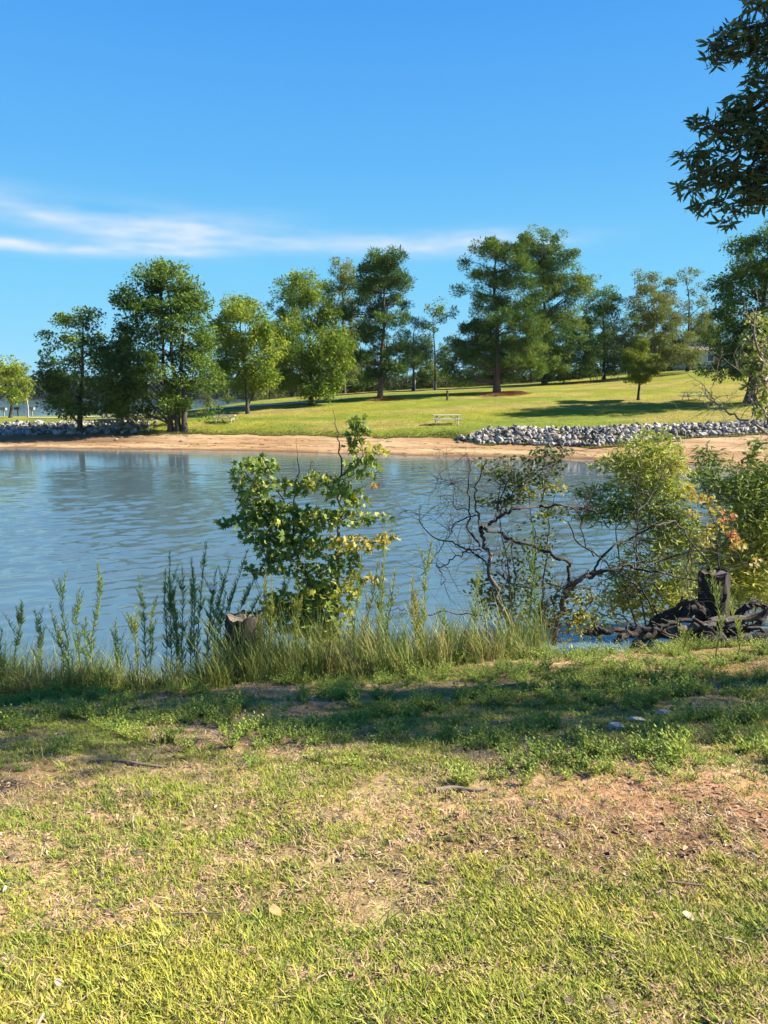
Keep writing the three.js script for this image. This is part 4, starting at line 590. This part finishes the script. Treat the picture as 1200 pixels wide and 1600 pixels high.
{ // the big willow oak on the right: only its outer sprays hang into view, the rest shades the bank
  const X = 9.6, d0 = 6.4, t = thing('willow_oak', 'dark oak spray of narrow leaves hanging in at the top right', 'tree', V(X, hNear(X, d0), -d0)), base = t.position, r = rng(91);
  const tr = new Geo(), P = [V(0, -0.2, 0), V(0.05, 1.5, 0.05), V(-0.1, 3.5, 0), V(-0.3, 6, -0.1), V(-0.5, 9, 0), V(-0.4, 12, 0.1)]; tr.tube(spline(P, 24), u => 0.3 * (1 - 0.85 * u) * (1 + 0.6 * Math.pow(1 - u, 16)), 12, BARK, { rough: 0.15, seed: 3 }); tr.build('trunk', M.wood, t);
  const O = (l, d) => l.map(([x, y], k) => at(x, y, d + 0.15 * Math.sin(k * 2)));
  const lines = limbs(t, [[[V(X - 0.3, 7.4, -6.4), V(7.2, 8.0, -6.6), V(5.2, 7.6, -6.9), ...O([[1195, 30], [1150, 45], [1110, 75]], 7)], 1, 0.12], [[V(X - 0.2, 6.2, -6.4), V(7.0, 6.9, -6.7), V(5.0, 6.6, -7), ...O([[1200, 150], [1165, 185], [1120, 200], [1092, 192]], 7)], 1, 0.1], [[V(X - 0.2, 5.8, -6.4), V(6.8, 6.3, -6.7), V(5.0, 6.0, -7.1), ...O([[1200, 235], [1150, 250], [1100, 268], [1062, 295]], 7.1)], 0.9, 0.1], [O([[1180, 240], [1150, 290], [1120, 320], [1090, 325]], 7.1), 0.35, 0.08], [O([[1190, 260], [1170, 310], [1140, 345]], 6.9), 0.35, 0.08], [O([[1150, 225], [1110, 240], [1062, 244]], 7.0), 0.3, 0.08], [[V(X, 5.5, -6.4), V(8, 8.5, -5), V(6.5, 10, -4.6)], 1.2, 0.3], [[V(X, 7, -6.4), V(11, 9.5, -5.5), V(12.2, 11, -5)], 1.2, 0.3], [[V(X, 5, -6.4), V(8.5, 7, -7.6), V(7, 9, -8.2)], 1.2, 0.3], [[V(X, 5, -6.4), V(11.5, 7.5, -7), V(13, 8.5, -7.5)], 1.2, 0.3]], 0.042, BARK, 'limb');
  const mats = tones([[0.07, 0.1, 0.028], [0.09, 0.125, 0.03], [0.11, 0.145, 0.034]]);
  const sprays = [[1185, 8, 22, 12], [1150, 48, 26, 15], [1122, 70, 18, 12], [1112, 95, 12, 9], [1145, 85, 16, 12], [1168, 72, 20, 18], [1190, 60, 15, 30], [1190, 96, 12, 8], [1184, 134, 22, 22], [1160, 165, 24, 18], [1140, 182, 18, 13], [1092, 190, 13, 11], [1120, 205, 18, 14], [1165, 208, 34, 28], [1190, 230, 20, 50], [1108, 240, 22, 13], [1080, 250, 16, 9], [1064, 243, 9, 7], [1100, 268, 20, 11], [1066, 294, 12, 7], [1095, 290, 18, 11], [1130, 272, 25, 18], [1160, 280, 30, 24], [1088, 324, 13, 8], [1118, 318, 18, 11], [1150, 325, 14, 10], [1176, 308, 20, 14], [1134, 346, 12, 10], [1188, 290, 18, 34], [1240, 60, 30, 60], [1240, 200, 40, 80], [1230, 300, 26, 30]];
  const pts = foliage(t, sprays, { seed: 92, d: 7, px: 9, cover: 7.5, size: 0.112, lift: -0.15, shapes: oakLeaf, mats, free: 3, parts: 300 });
  connect(t, lines, pts, 260, 0.004, DB, 93);
  const g = new Geo(), lobes = [[9.6, 10.5, -5.7, 3.4, 2.6, 1.9], [7.4, 9.6, -5.8, 2.4, 2.2, 1.5], [6.2, 7.9, -6.4, 1.4, 1.1, 1.1], [11.6, 8.6, -6.0, 2.4, 2, 1.8], [9, 7.4, -6.2, 2.4, 1.2, 1.6], [12.5, 11, -5.2, 2.2, 2, 1.6], [8.4, 9.8, -7.4, 1.7, 1.9, 0.9], [6.4, 8.2, -7.3, 1.1, 1.0, 0.7]].map(([x, y, z, a, b, c]) => [V(x, y, z).sub(base), a, b, c]);
  fill(g, lobes, { density: 1.25, clump: 0.45, perClump: 100, leaf: 0.15, aspect: 0.28, flat: 0.7, lift: -0.2, spread: 0.5, gap: 0.515, gapScale: 1.0, tipShare: 0, seed: 7, colA: [0.07, 0.1, 0.028], colB: [0.11, 0.145, 0.034] }, r);
  g.build('crown', M.near, t, false);
}

// ---------------------------------------------------------------- stumps and driftwood
const rot = [0.021, 0.0175, 0.015];
function stump(label, px, topY, botY, wPx, d, seed, lean) {
  const p0 = at(px, botY, d), y0 = Math.min(p0.y, hNear(p0.x, d)) - 0.15, t = thing('tree_stump', label, 'stump', V(p0.x, y0, -d)), top = at(px + lean, topY, d).sub(t.position), R = wPx / 2 * mpp(d), H = top.y;
  const g = new Geo(), ring = 40, rows = 26, r = rng(seed);
  for (let j = 0; j <= rows; j++) { const u = j / rows; for (let i = 0; i < ring; i++) { const a = i / ring * 6.2832, flute = 1 + (0.2 + 0.35 * Math.pow(1 - u, 5)) * (noise3(Math.cos(a) * 2.4, u * 0.9, Math.sin(a) * 2.4 + seed) - 0.35) * 2 + 0.22 * (noise3(Math.cos(a) * 7, u * 2.5, Math.sin(a) * 7 + seed) - 0.5) + 0.12 * (hash(i, Math.floor(j * 0.4), seed) - 0.5), rr = R * flute * (1 + 0.75 * Math.pow(1 - u, 3.5)) * (1 - 0.08 * u); const jag = j === rows ? (noise2(i * 0.3, seed, 9) - 0.5) * 0.05 + (noise2(i * 0.9, seed, 12) - 0.5) * 0.05 : 0, c = 0.6 + 0.8 * hash(i, Math.floor(j * 0.6), seed); g.v(top.x * u + Math.cos(a) * rr, H * u + jag, top.z * u + Math.sin(a) * rr, rot.map(k => k * c)); if (j) { const q = (i + 1) % ring, A = j * ring, B = A - ring; g.tri(B + i, A + i, B + q); g.tri(B + q, A + i, A + q); } } }
  g.build('body', M.dead, t, true);
  const cut = new Geo(), m = cut.v(top.x, H - 0.06, top.z, [0.08, 0.066, 0.056]), first = rows * ring; let f0 = -1;
  for (let i = 0; i < ring; i++) { const q = (first + i) * 3, v = cut.v(g.p[q] * 0.97 + top.x * 0.03, g.p[q + 1] - 0.015, g.p[q + 2] * 0.97 + top.z * 0.03, [0.11, 0.09, 0.075].map(k => k * (0.7 + 0.6 * r()))); if (f0 < 0) f0 = v; } for (let i = 0; i < ring; i++) cut.tri(m, f0 + (i + 1) % ring, f0 + i);
  cut.build('cut_top', M.dead, t, false);
  for (let k = 0; k < 7; k++) { const a = k / 7 * 6.28 + r(), L = R * (2.2 + 2.5 * r()), ca = Math.cos(a), sa = Math.sin(a), gr = new Geo(); barkTube(gr, spline([V(ca * R * 0.5, H * 0.22, sa * R * 0.5), V(ca * R * 1.4, H * 0.12, sa * R * 1.4), V(ca * L * 0.8 + 0.1 * r(), 0.05, sa * L * 0.8), V(ca * L, -0.15, sa * L)], 18), u => R * 0.32 * (1 - 0.75 * u), 10, rot, k + seed); gr.build('root', M.dead, t, true); }
  return t;
}
stump('dark weathered stump among the tall weeds left of the sapling', 380, 962, 1046, 54, 8.2, 3, 3);
stump('tall dark stump standing on the root heap at right', 1115, 893, 985, 46, 9.7, 11, 0);
function log(label, pts, d, rad, seed, col = rot) {
  const P = pts.map(([x, y], k) => at(x, y, d + 0.1 * Math.sin(k * 1.7 + seed))), t = thing('driftwood_log', label, 'log', P[0].clone()), g = new Geo(), o0 = t.position.clone(), L = spline(P.map(p => p.sub(o0)), 60); L.forEach((p, i) => { p.x += (noise2(i * 0.45, seed, 2) - 0.5) * rad * 0.9; p.y += (noise2(i * 0.45, seed, 4) - 0.5) * rad * 1.1; });
  barkTube(g, L, u => rad * 0.9 * (1 - 0.5 * u) * Math.min(1, 0.35 + 6 * u), 16, col, seed); g.build('stem', M.dead, t, false);
  const r = rng(seed); for (let k = 0; k < 4; k++) { const s = L[8 + Math.floor(r() * 44)], dir = randDir(r).clone(); dir.y = Math.abs(dir.y) * 0.6; const q = new Geo(); q.tube(spline([s, s.clone().addScaledVector(dir, 0.15), s.clone().addScaledVector(dir, 0.3).add(V(0.05, -0.03, 0))], 6), u => rad * 0.35 * (1 - 0.7 * u), 5, col, { rough: 0.3, seed: k }); q.build('snag', M.dead, t); }
}
log('dark slender log lying left of the root heap', [[913, 990], [955, 984], [1019, 981], [1060, 978]], 9.3, 0.05, 4);
log('thick grey-topped log sweeping right below the stump', [[985, 1014], [1008, 994], [1045, 988], [1083, 982], [1133, 969], [1215, 958]], 9.1, 0.085, 6, [0.07, 0.06, 0.05]);
log('black log rising to the foot of the tall stump', [[1012, 984], [1045, 966], [1080, 958], [1130, 955], [1190, 962]], 9.6, 0.12, 8);
log('dark log at the bottom of the root heap by the right edge', [[1040, 1022], [1085, 1006], [1140, 1000], [1215, 992]], 8.9, 0.1, 9);
log('crossed black root under the thick grey-topped log', [[1020, 1030], [1062, 1000], [1110, 990], [1160, 1010], [1212, 1015]], 9.2, 0.09, 12);
[[[1005, 1000], [1040, 975], [1085, 970], [1120, 990]], [[960, 1004], [1000, 985], [1050, 995], [1100, 1012]], [[1060, 1030], [1100, 985], [1150, 978], [1205, 985]], [[1120, 1026], [1150, 990], [1185, 975], [1210, 940]], [[1030, 968], [1075, 940], [1100, 950]], [[1150, 960], [1175, 945], [1205, 950]], [[985, 1022], [1020, 1008], [1075, 1015], [1130, 1022]], [[1090, 1018], [1130, 1008], [1180, 1004], [1210, 1010]]].forEach((p, k) => log(['thin root arching over the left of the root heap', 'thin root low on the left of the root heap', 'long root crossing the middle of the root heap', 'root rising steeply at the right edge', 'short root leaning on the left of the tall stump', 'short root right of the tall stump', 'lowest left root of the heap in the grass', 'lowest right root of the heap in the grass'][k], p, 8.8 + 0.12 * k, 0.035 + 0.02 * hash(k, 2, 2), 30 + k));
log('broken pale stick poking out of the grass at the right edge', [[1164, 1066], [1180, 1072], [1200, 1082], [1225, 1088]], 6.4, 0.014, 14, [0.3, 0.26, 0.22]);

// ---------------------------------------------------------------- tall weeds on the bank, each traced from base to tip
const weedMats = tones([[0.17, 0.25, 0.055], [0.21, 0.28, 0.05], [0.28, 0.32, 0.05], [0.34, 0.32, 0.06], [0.15, 0.225, 0.07]]);
const weedOrd = ['first', 'second', 'third', 'fourth', 'fifth', 'sixth', 'seventh', 'eighth', 'ninth', 'tenth', 'eleventh', 'twelfth', 'thirteenth', 'fourteenth', 'fifteenth', 'sixteenth', 'seventeenth', 'eighteenth', 'nineteenth', 'twentieth', 'twenty-first', 'twenty-second', 'twenty-third', 'twenty-fourth', 'twenty-fifth', 'twenty-sixth', 'twenty-seventh', 'twenty-eighth', 'twenty-ninth'];
function weed(label, bx, tx, ty, d, tone, k, group) {
  const b0 = at(bx, 1040, d), base = V(b0.x, hNear(b0.x, d) - 0.03, -d), r = rng(500 + k * 7), tip = at(tx + (r() - 0.5) * 16, ty + (r() - 0.4) * 14, d).sub(base), t = thing('tall_weed', label, 'weed', base, group);
  const line = spline([V(0, 0, 0), V(tip.x * 0.25 + (r() - 0.5) * 0.12, tip.y * 0.4, (r() - 0.5) * 0.14), V(tip.x * 0.65, tip.y * 0.75, (r() - 0.5) * 0.12), V(tip.x, tip.y, (r() - 0.5) * 0.15)], 20);
  const s = new Geo(); s.tube(line, u => 0.007 * (1 - 0.75 * u), 5, [0.12, 0.13, 0.04]); s.build('stalk', M.dead, t);
  const gs = []; const n = Math.round(30 + 60 * tip.y);
  const shoots = Math.round(2 + 4 * r()); for (let j = 0; j < shoots; j++) { const u = 0.3 + 0.5 * r(), p0 = line[Math.round(u * 20)], a = r() * 6.28, l = (0.16 + 0.22 * r()) * (1.1 - 0.6 * u), e = p0.clone().add(V(Math.cos(a) * l * 0.5, l, Math.sin(a) * l * 0.5)); for (let i = 0; i < 26; i++) { const w = i / 26, q = p0.clone().lerp(e, w), b = i * 2.4; qa.setFromUnitVectors(UPV, V(Math.cos(b), 0.9 + 0.6 * w, Math.sin(b)).normalize()); const sz = 0.055 * (1.2 - 0.7 * w) * (0.7 + 0.6 * r()); gs.push(lance[i % 2].clone().applyMatrix4(new THREE.Matrix4().compose(q, qa, V(sz, sz, sz)))); } }
  for (let j = 0; j < n; j++) { const u = 0.08 + 0.92 * Math.pow(j / n, 0.85), p = line[Math.min(20, Math.round(u * 20))].clone().lerp(line[Math.min(20, Math.round(u * 20) + 1)], r()), a = j * 2.4 + r() * 0.5, up = 0.8 + 1.2 * u + 1.2 * r(), dir = V(Math.cos(a), up, Math.sin(a)).normalize(), sz = (0.15 - 0.095 * u) * (0.5 + 0.8 * r()); qa.setFromUnitVectors(UPV, dir); gs.push(lance[j % 2].clone().applyMatrix4(new THREE.Matrix4().compose(p, qa.clone().multiply(new THREE.Quaternion().setFromAxisAngle(UPV, r() * 6)), V(sz * 0.55, sz, sz)))); }
  const f = new THREE.Mesh(mergeGeometries(gs), weedMats[tone]); f.name = 'leaves'; t.add(f);
}
{
  const L = [[22, 28, 948], [70, 50, 952], [92, 76, 950], [102, 99, 904], [118, 123, 918], [138, 140, 966], [152, 156, 878], [186, 176, 970], [222, 236, 934], [252, 253, 889], [280, 275, 930], [288, 289, 884], [304, 319, 846], [318, 331, 888], [326, 346, 900], [330, 384, 864], [336, 397, 902], [12, 2, 985], [205, 212, 952], [232, 226, 905], [262, 268, 915], [272, 262, 868], [298, 300, 905], [310, 306, 868], [320, 366, 884], [334, 356, 930], [345, 410, 925], [340, 372, 905]].sort((a, b) => a[1] - b[1]);
  L.forEach(([b, x, y], k) => weed(`tall green weed spike, ${weedOrd[k]} from the left edge of the bank`, b, x, y, 7.5 + 0.012 * b / 3.3, [0, 1, 4, 2, 0, 1][k % 6], k, 'weed spikes left of the sapling'));
  const C = [[405, 398, 945], [416, 418, 882], [430, 426, 902], [440, 441, 890], [455, 462, 915], [470, 466, 942], [552, 566, 868], [568, 584, 874], [580, 596, 870], [592, 607, 896], [604, 620, 898], [640, 641, 900], [650, 670, 844], [668, 648, 925], [738, 742, 886], [700, 694, 950]];
  C.forEach(([b, x, y], k) => weed(`leafy weed stalk, ${weedOrd[k]} counting right from the left stump`, b, x, y, 7.9 + 0.5 * hash(k, 3, 1), [2, 3, 2, 1, 2, 3][k % 6], 40 + k, 'weed stalks around the sapling'));
  weed('upright weed in front of the tall stump at right', 1116, 1109, 884, 7.6, 1, 80); weed('thin weed right of the tall stump at right', 1152, 1148, 934, 7.7, 2, 81); weed('weed growing between the bare shrub trunks', 832, 832, 818, 8.9, 0, 82); weed('short weed at the foot of the thick grey-topped log', 1078, 1076, 985, 7.6, 2, 83);
}

// ---------------------------------------------------------------- ground cover, too many to count
function scatter(name, label, category, geos, mat, N, place, seed) {
  const r = rng(seed), lists = geos.map(() => []);
  let tries = 0, made = 0; while (made < N && tries < N * 12) { tries++; const p = place(r); if (!p) continue; lists[Math.floor(r() * geos.length)].push(p); made++; }
  const m = new THREE.Matrix4(), q = new THREE.Quaternion(), tilt = new THREE.Quaternion(), col = new THREE.Color();
  geos.forEach((g, k) => {
    const im = new THREE.InstancedMesh(g, mat, lists[k].length);
    lists[k].forEach(([x, y, z, s, h, c, lean], i) => { q.setFromAxisAngle(UPV, r() * 6.28); tilt.setFromAxisAngle(V(Math.cos(i), 0, Math.sin(i)), lean || 0); m.compose(V(x, y, z), tilt.clone().multiply(q), V(s, s * h, s)); im.setMatrixAt(i, m); im.setColorAt(i, col.setRGB(c[0], c[1], c[2])); });
    im.name = numbered(name); scene.add(im); tag(im, label[k] || label, category, null, 'stuff');
  });
}
function tuftGeo(seed, blades, len, wid, spread, upright, bendy = 0.35) {          // blades of two joints each
  const g = new Geo(), r = rng(seed);
  for (let k = 0; k < blades; k++) {
    const a = r() * 6.28, l = len * (0.5 + 0.7 * r()), w = wid * (0.7 + 0.6 * r()), rad = spread * Math.sqrt(r()), b = r() * 6.28, p = V(Math.cos(b) * rad, -0.008, Math.sin(b) * rad), out = upright * (0.3 + r()), v = 0.7 + 0.6 * r(), c = [v * (0.9 + 0.25 * r()), v, v * (0.85 + 0.3 * r())];
    const m = V(p.x + Math.cos(a) * l * 0.45 * out, p.y + l * 0.55, p.z + Math.sin(a) * l * 0.45 * out), e = V(m.x + Math.cos(a) * l * (out + bendy) * 0.5, m.y + l * (0.45 - bendy * 0.5 * r()), m.z + Math.sin(a) * l * (out + bendy) * 0.5), sx = -Math.sin(a) * w / 2, sz = Math.cos(a) * w / 2;
    const A = g.v(p.x - sx * 0.8, p.y, p.z - sz * 0.8, c), B = g.v(p.x + sx * 0.8, p.y, p.z + sz * 0.8, c), C = g.v(m.x + sx, m.y, m.z + sz, c), D = g.v(m.x - sx, m.y, m.z - sz, c), E = g.v(e.x, e.y, e.z, c); g.tri(A, B, C); g.tri(A, C, D); g.tri(D, C, E);
  }
  return g.geometry(false);
}
const half = d => 0.53 * d + 1.0;
const greenness = (x, d) => clamp(0.05 + 2.6 * (fbm(x * 1.0 + 31, d * 1.3, 101, 4) - 0.42) + 0.55 * sstep(2.8, 2.0, d), 0, 1) * (1 - 0.85 * sstep(1.3, 0.4, Math.hypot((x - 1.35) / 1.3, (d - 3.1) / 0.55))) * (1 - 0.6 * sstep(0.56, 0.68, fbm(x * 1.6, d * 2.2, 140, 3))) * (0.45 + 0.55 * sstep(0.36, 0.6, fbm(x * 5.5, d * 6.5, 150, 2)));
const near = (r, d0, d1, pw = 1.6) => { const d = d0 + (d1 - d0) * Math.pow(r(), pw); return [(r() * 2 - 1) * half(d), d]; };
const G1 = [0.2, 0.25, 0.03], G2 = [0.29, 0.29, 0.04], G3 = [0.1, 0.165, 0.024], S1 = [0.4, 0.3, 0.155], S2 = [0.26, 0.16, 0.085];
scatter('lawn_grass', ['short green grass blades of the near bank', 'mixed short grass blades of the near bank', 'low matted grass blades of the near bank'], 'grass', [tuftGeo(1, 14, 0.028, 0.004, 0.034, 0.9), tuftGeo(2, 12, 0.034, 0.0036, 0.038, 0.8), tuftGeo(3, 15, 0.021, 0.0046, 0.038, 1.3)], M.grass, 52000, r => {
  const [x, d] = near(r, 1.35, 8.0), gn = greenness(x, d); if (r() > 0.03 + gn * 1.1) return null; const patch = fbm(x * 1.3, d * 1.6, 210, 3); let c = mixc(G1, G2, clamp(2.2 * (patch - 0.3) + 0.5 * (r() - 0.5), 0, 1)); if (r() < 0.2 + 0.6 * sstep(0.52, 0.66, fbm(x * 2.4, d * 2.8, 222, 3))) c = mixc(c, G3, r()); if (r() < 0.16) c = mixc(c, S1, 0.7 * r()); return [x, hNear(x, d), -d, 0.65 + 0.6 * r(), 0.7 + 0.5 * r(), c, 0.3 * r()];
}, 3);
scatter('dry_grass', ['straw-coloured dead grass of the near bank', 'flattened brown thatch of the near bank'], 'dry grass', [tuftGeo(4, 14, 0.03, 0.0028, 0.045, 1.2, 0.5), tuftGeo(5, 14, 0.026, 0.003, 0.045, 1.8, 0.5)], M.straw, 13000, r => { const [x, d] = near(r, 1.35, 8.2); if (r() < greenness(x, d) * 0.55) return null; return [x, hNear(x, d), -d, 0.6 + 0.7 * r(), 0.35 + 0.5 * r(), mixc(S1, S2, r()), 0.3 * r()]; }, 4);
scatter('long_grass', ['longer light green tufts among the short grass'], 'grass', [tuftGeo(6, 22, 0.085, 0.004, 0.035, 0.8)], M.grass, 45, r => { const [x, d] = near(r, 1.5, 5); if (fbm(x * 1.2, d * 1.4, 260, 3) < 0.53) return null; return [x, hNear(x, d), -d, 0.6 + 0.6 * r(), 0.9, mixc([0.24, 0.3, 0.05], [0.34, 0.35, 0.08], r()), 0.2 * r()]; }, 5);
{ // low leafy weeds
  const plant = seed => { const g = new Geo(), r = rng(seed), p = V(0, 0, 0), c1 = [1, 1, 1]; for (let s = 0; s < 9; s++) { const a = r() * 6.28, l = 0.1 + 0.09 * r(), o = 0.25 + 0.7 * r(); for (let k = 0; k < 12; k++) { const u = (k + 1) / 12, x = Math.cos(a) * l * o * u, z = Math.sin(a) * l * o * u, y = l * u * (1 - 0.15 * o * u), b = k * 2.4 + r(), v = 0.7 + 0.6 * r(); g.leaf(V(x, y, z), V(Math.cos(b), 0.35 + 0.5 * u, Math.sin(b)).normalize(), V(-Math.sin(b), 0.1, Math.cos(b)).normalize(), 0.034 * (1.2 - 0.6 * u), 0.013, [v, v, v], 0.2); } g.leaf(V(0, 0, 0), V(Math.cos(a) * o, 1, Math.sin(a) * o).normalize(), V(-Math.sin(a), 0, Math.cos(a)), l, 0.004, [0.9, 0.8, 0.6], 0); } return g.geometry(false); };
  const band = (x, d) => sstep(3.5, 4.6, d + 0.16 * x + 1.1 * (fbm(x * 0.9, d, 303, 3) - 0.5));
  scatter('low_weeds', ['low feathery green weeds across the shaded bank', 'low leafy weeds across the shaded bank', 'bushy low weeds across the shaded bank'], 'weeds', [plant(11), plant(12), plant(13)], M.grass, 2700, r => { const d = 3.4 + 5.4 * Math.pow(r(), 0.9), x = (r() * 2 - 1) * half(d), k = fbm(x * 2.1, d * 2.6, 320, 3), bd = band(x, d); if (r() > bd * sstep(0.48, 0.62, k) * 1.1 + 0.02) return null; return [x, hNear(x, d) - 0.01, -d, 0.5 + 0.8 * r() * r(), 0.6 + 0.5 * r(), mixc([0.16, 0.235, 0.038], [0.28, 0.33, 0.052], r()), 0.15 * r()]; }, 6);
}
scatter('reed_grass', ['tall thin reed-like grass at the water edge', 'tall bending grass stems at the water edge'], 'grass', [tuftGeo(31, 16, 0.85, 0.006, 0.09, 0.3, 0.25), tuftGeo(32, 12, 1.0, 0.005, 0.08, 0.22, 0.35)], M.grass, 380, r => { const x = -5.2 + 7.2 * r(), sh = clamp(0.11 * x, -0.6, 0.5) + 0.4 * sstep(-0.2, 1.4, x), d = 7.8 + sh + 0.8 * r(), px = 600 + 1150 * x / d; if (fbm(x * 1.8, d, 505, 2) < 0.45) return null; return [x, hNear(x, d) - 0.02, -d, 0.8 + 0.4 * r(), (0.55 + 0.5 * r()) * lerp(0.75, 1, sstep(200, 300, px)), mixc([0.15, 0.22, 0.06], [0.26, 0.28, 0.07], r()), 0.2 * r()]; }, 77);
scatter('fringe_grass', ['tall green grass fringe along the water edge', 'tall straw-tinted grass fringe along the water edge', 'fine grass fringe along the water edge'], 'grass', [tuftGeo(21, 26, 0.42, 0.006, 0.07, 0.4, 0.3), tuftGeo(22, 22, 0.5, 0.005, 0.06, 0.35, 0.4), tuftGeo(23, 30, 0.3, 0.005, 0.08, 0.55, 0.3)], M.grass, 950, r => {
  const x = -6 + 11.5 * r(), sh = clamp(0.11 * x, -0.6, 0.5) + 0.4 * sstep(-0.2, 1.4, x) + 0.08 * sstep(1.6, 4.5, x), d = 7.5 + sh + 1.1 * r() - 0.4 * r() * r(); const px = 600 + 1150 * x / d, tall = (0.68 + 0.45 * sstep(300, 420, px) * sstep(820, 720, px) + 0.2 * sstep(60, 250, px)) * lerp(1, 0.42, sstep(800, 900, px)); if (px > 840 && r() < 0.6) return null; if (px > 325 && px < 425 && d < 8.3 && r() < 0.6) return null; const cl = fbm(x * 1.6, d * 1.2, 540, 3); if (r() > 0.25 + 1.6 * (cl - 0.3)) return null;
  return [x, hNear(x, d) - 0.02, -d, 0.8 + 0.4 * r(), tall * (0.4 + 0.8 * r()), mixc(mixc([0.09, 0.14, 0.03], [0.19, 0.225, 0.04], r()), [0.34, 0.28, 0.11], r() < 0.35 ? r() : 0), 0.22 * r()];
}, 7);
{ // leaf litter, clods and crumbs
  const flake = seed => { const g = new Geo(), r = rng(seed), a = [[0, 0], [0.4, 0.2], [0.9, 0.05], [1.2, 0], [0.8, -0.35], [0.35, -0.3]].map(([x, z]) => g.v(x + 0.1 * r(), 0.15 + 0.35 * r() * Math.abs(z) * 3, z, [1, 1, 1])); for (let k = 1; k < 5; k++) g.tri(a[0], a[k], a[k + 1]); return g.geometry(false); };
  scatter('leaf_litter', ['curled brown leaf litter on the bank', 'small dark leaf litter on the bank', 'pale crumbs of litter on the bank'], 'litter', [flake(1), flake(2), flake(3)], M.litter, 12000, r => { const [x, d] = near(r, 1.35, 8, 1.4), cl = fbm(x * 2, d * 2.5, 410, 3); if (r() > 0.15 + 1.2 * sstep(0.45, 0.65, cl)) return null; const t = r(); return [x, hNear(x, d) + 0.004, -d, 0.012 + 0.022 * r() * r(), 0.5 + r(), t < 0.5 ? [0.2, 0.12, 0.07] : t < 0.8 ? [0.05, 0.035, 0.025] : t < 0.94 ? [0.34, 0.22, 0.12] : [0.42, 0.34, 0.25], 0.3 * r()]; }, 8);
  scatter('soil_clods', ['dark clods and bits of bark on the bank'], 'clods', [stoneShapes[2], stoneShapes[5]].map(g => { const h = g.clone(); h.setAttribute('color', new THREE.Float32BufferAttribute(new Float32Array(h.attributes.position.count * 3).fill(1), 3)); return h; }), M.litter, 2600, r => { const [x, d] = near(r, 1.35, 8, 1.4); if (fbm(x * 2.3, d * 2.6, 430, 3) < 0.5) return null; return [x, hNear(x, d) + 0.002, -d, 0.012 + 0.04 * r() ** 3, 0.6, mixc([0.05, 0.036, 0.028], [0.22, 0.14, 0.09], r() * r()), 0]; }, 9);
}
{ // twigs and bark strips lying about
  const tw = s => { const g = new Geo(), r = rng(s), p = [V(-0.5, 0, 0), V(-0.1, 0.03, 0.06 * (r() - 0.5)), V(0.2, 0.01, 0.1 * (r() - 0.5)), V(0.5, 0.03, 0)]; g.tube(spline(p, 6), u => 0.025 * (1 - 0.6 * u), 4, [1, 1, 1]); return g.geometry(true); };
  scatter('fine_twigs', ['short dead twigs scattered on the bank', 'thin broken twigs scattered on the bank'], 'twigs', [tw(1), tw(2)], M.litter, 420, r => { const [x, d] = near(r, 1.35, 8, 1.3); return [x, hNear(x, d) + 0.012, -d, 0.05 + 0.16 * r() * r(), 1, mixc([0.1, 0.065, 0.045], [0.33, 0.26, 0.2], r()), 0.25 * r()]; }, 19);
}
{ // single leaves and stones one can pick out in the grass
  const leafM = [flat(0.42, 0.22, 0.09, 0.8, { side: THREE.DoubleSide }), flat(0.27, 0.22, 0.16, 0.8, { side: THREE.DoubleSide }), flat(0.3, 0.12, 0.06, 0.8, { side: THREE.DoubleSide })];
  const put = (label, px, d, size, k, y, shape = oval[0]) => { const p = at(px, 1300, d), o = new THREE.Mesh(shape, leafM[k]); o.name = numbered('fallen_leaf'); o.position.set(p.x, hNear(p.x, d) + y, -d); o.rotation.set(-1.25, 0.3 * k, px * 0.01); o.scale.setScalar(size); scene.add(o); tag(o, label, 'leaf'); };
  const dOf = py => { for (let d = 1.2; d < 9; d += 0.01) { const p = at(600, py, d); if (p.y < hNear(0, d)) return d; } return 5; };
  put('brown curled leaf in the bright green grass at lower left', 417, dOf(1432), 0.055, 0, 0.035); put('pale dry leaf in the grass at lower right', 1074, dOf(1463), 0.05, 1, 0.03); put('reddish leaf left of the pale dry leaf', 1027, dOf(1455), 0.04, 2, 0.03); put('white scrap of leaf near the bottom left corner', 76, dOf(1545), 0.032, 1, 0.03);
  [[990, 1148, 'pale flat stone in the weeds at right'], [960, 1160, 'small pale stone left of the flat one in the weeds'], [1035, 1138, 'third pale stone right of the flat one in the weeds']].forEach(([px, py, label], k) => { const d = dOf(py), p = at(px, py, d), o = new THREE.Mesh(stoneShapes[k + 3], stoneMats[3]); o.name = numbered('bank_stone'); o.position.set(p.x, hNear(p.x, d) + 0.02, -d); o.scale.set(0.13, 0.07, 0.09); scene.add(o); tag(o, label, 'stone'); });
  [[200, 1180, 0.5], [720, 1245, 0.25], [860, 1040, 0.9], [800, 1085, 0.5]].forEach(([px, py, L], k) => { const d = dOf(py), p = at(px, py, d), a = 0.2 * k - 0.2, g = new Geo(), P = [-0.5, -0.15, 0.2, 0.5].map((u, i) => { const x = p.x + u * L * Math.cos(a), dd = d + u * L * Math.sin(a) + 0.02 * Math.sin(i * 2); return V(x, hNear(x, dd) + 0.015, -dd); }); g.tube(spline(P, 12), u => 0.008 + 0.006 * (1 - u), 6, [0.16, 0.12, 0.09], { rough: 0.3, seed: k, cap: true }); const o = new THREE.Mesh(g.geometry(true), M.dead); o.name = numbered('fallen_stick'); scene.add(o); tag(o, ['stick lying in the shade at left', 'short stick on the sunny grass near the middle', 'long stick in the shade below the bare shrub', 'stick in the weeds left of the long one'][k], 'stick'); });
}

scene.traverse(o => { if (o.isMesh) { o.castShadow = true; o.receiveShadow = true; } });
renderer.render(scene, camera);
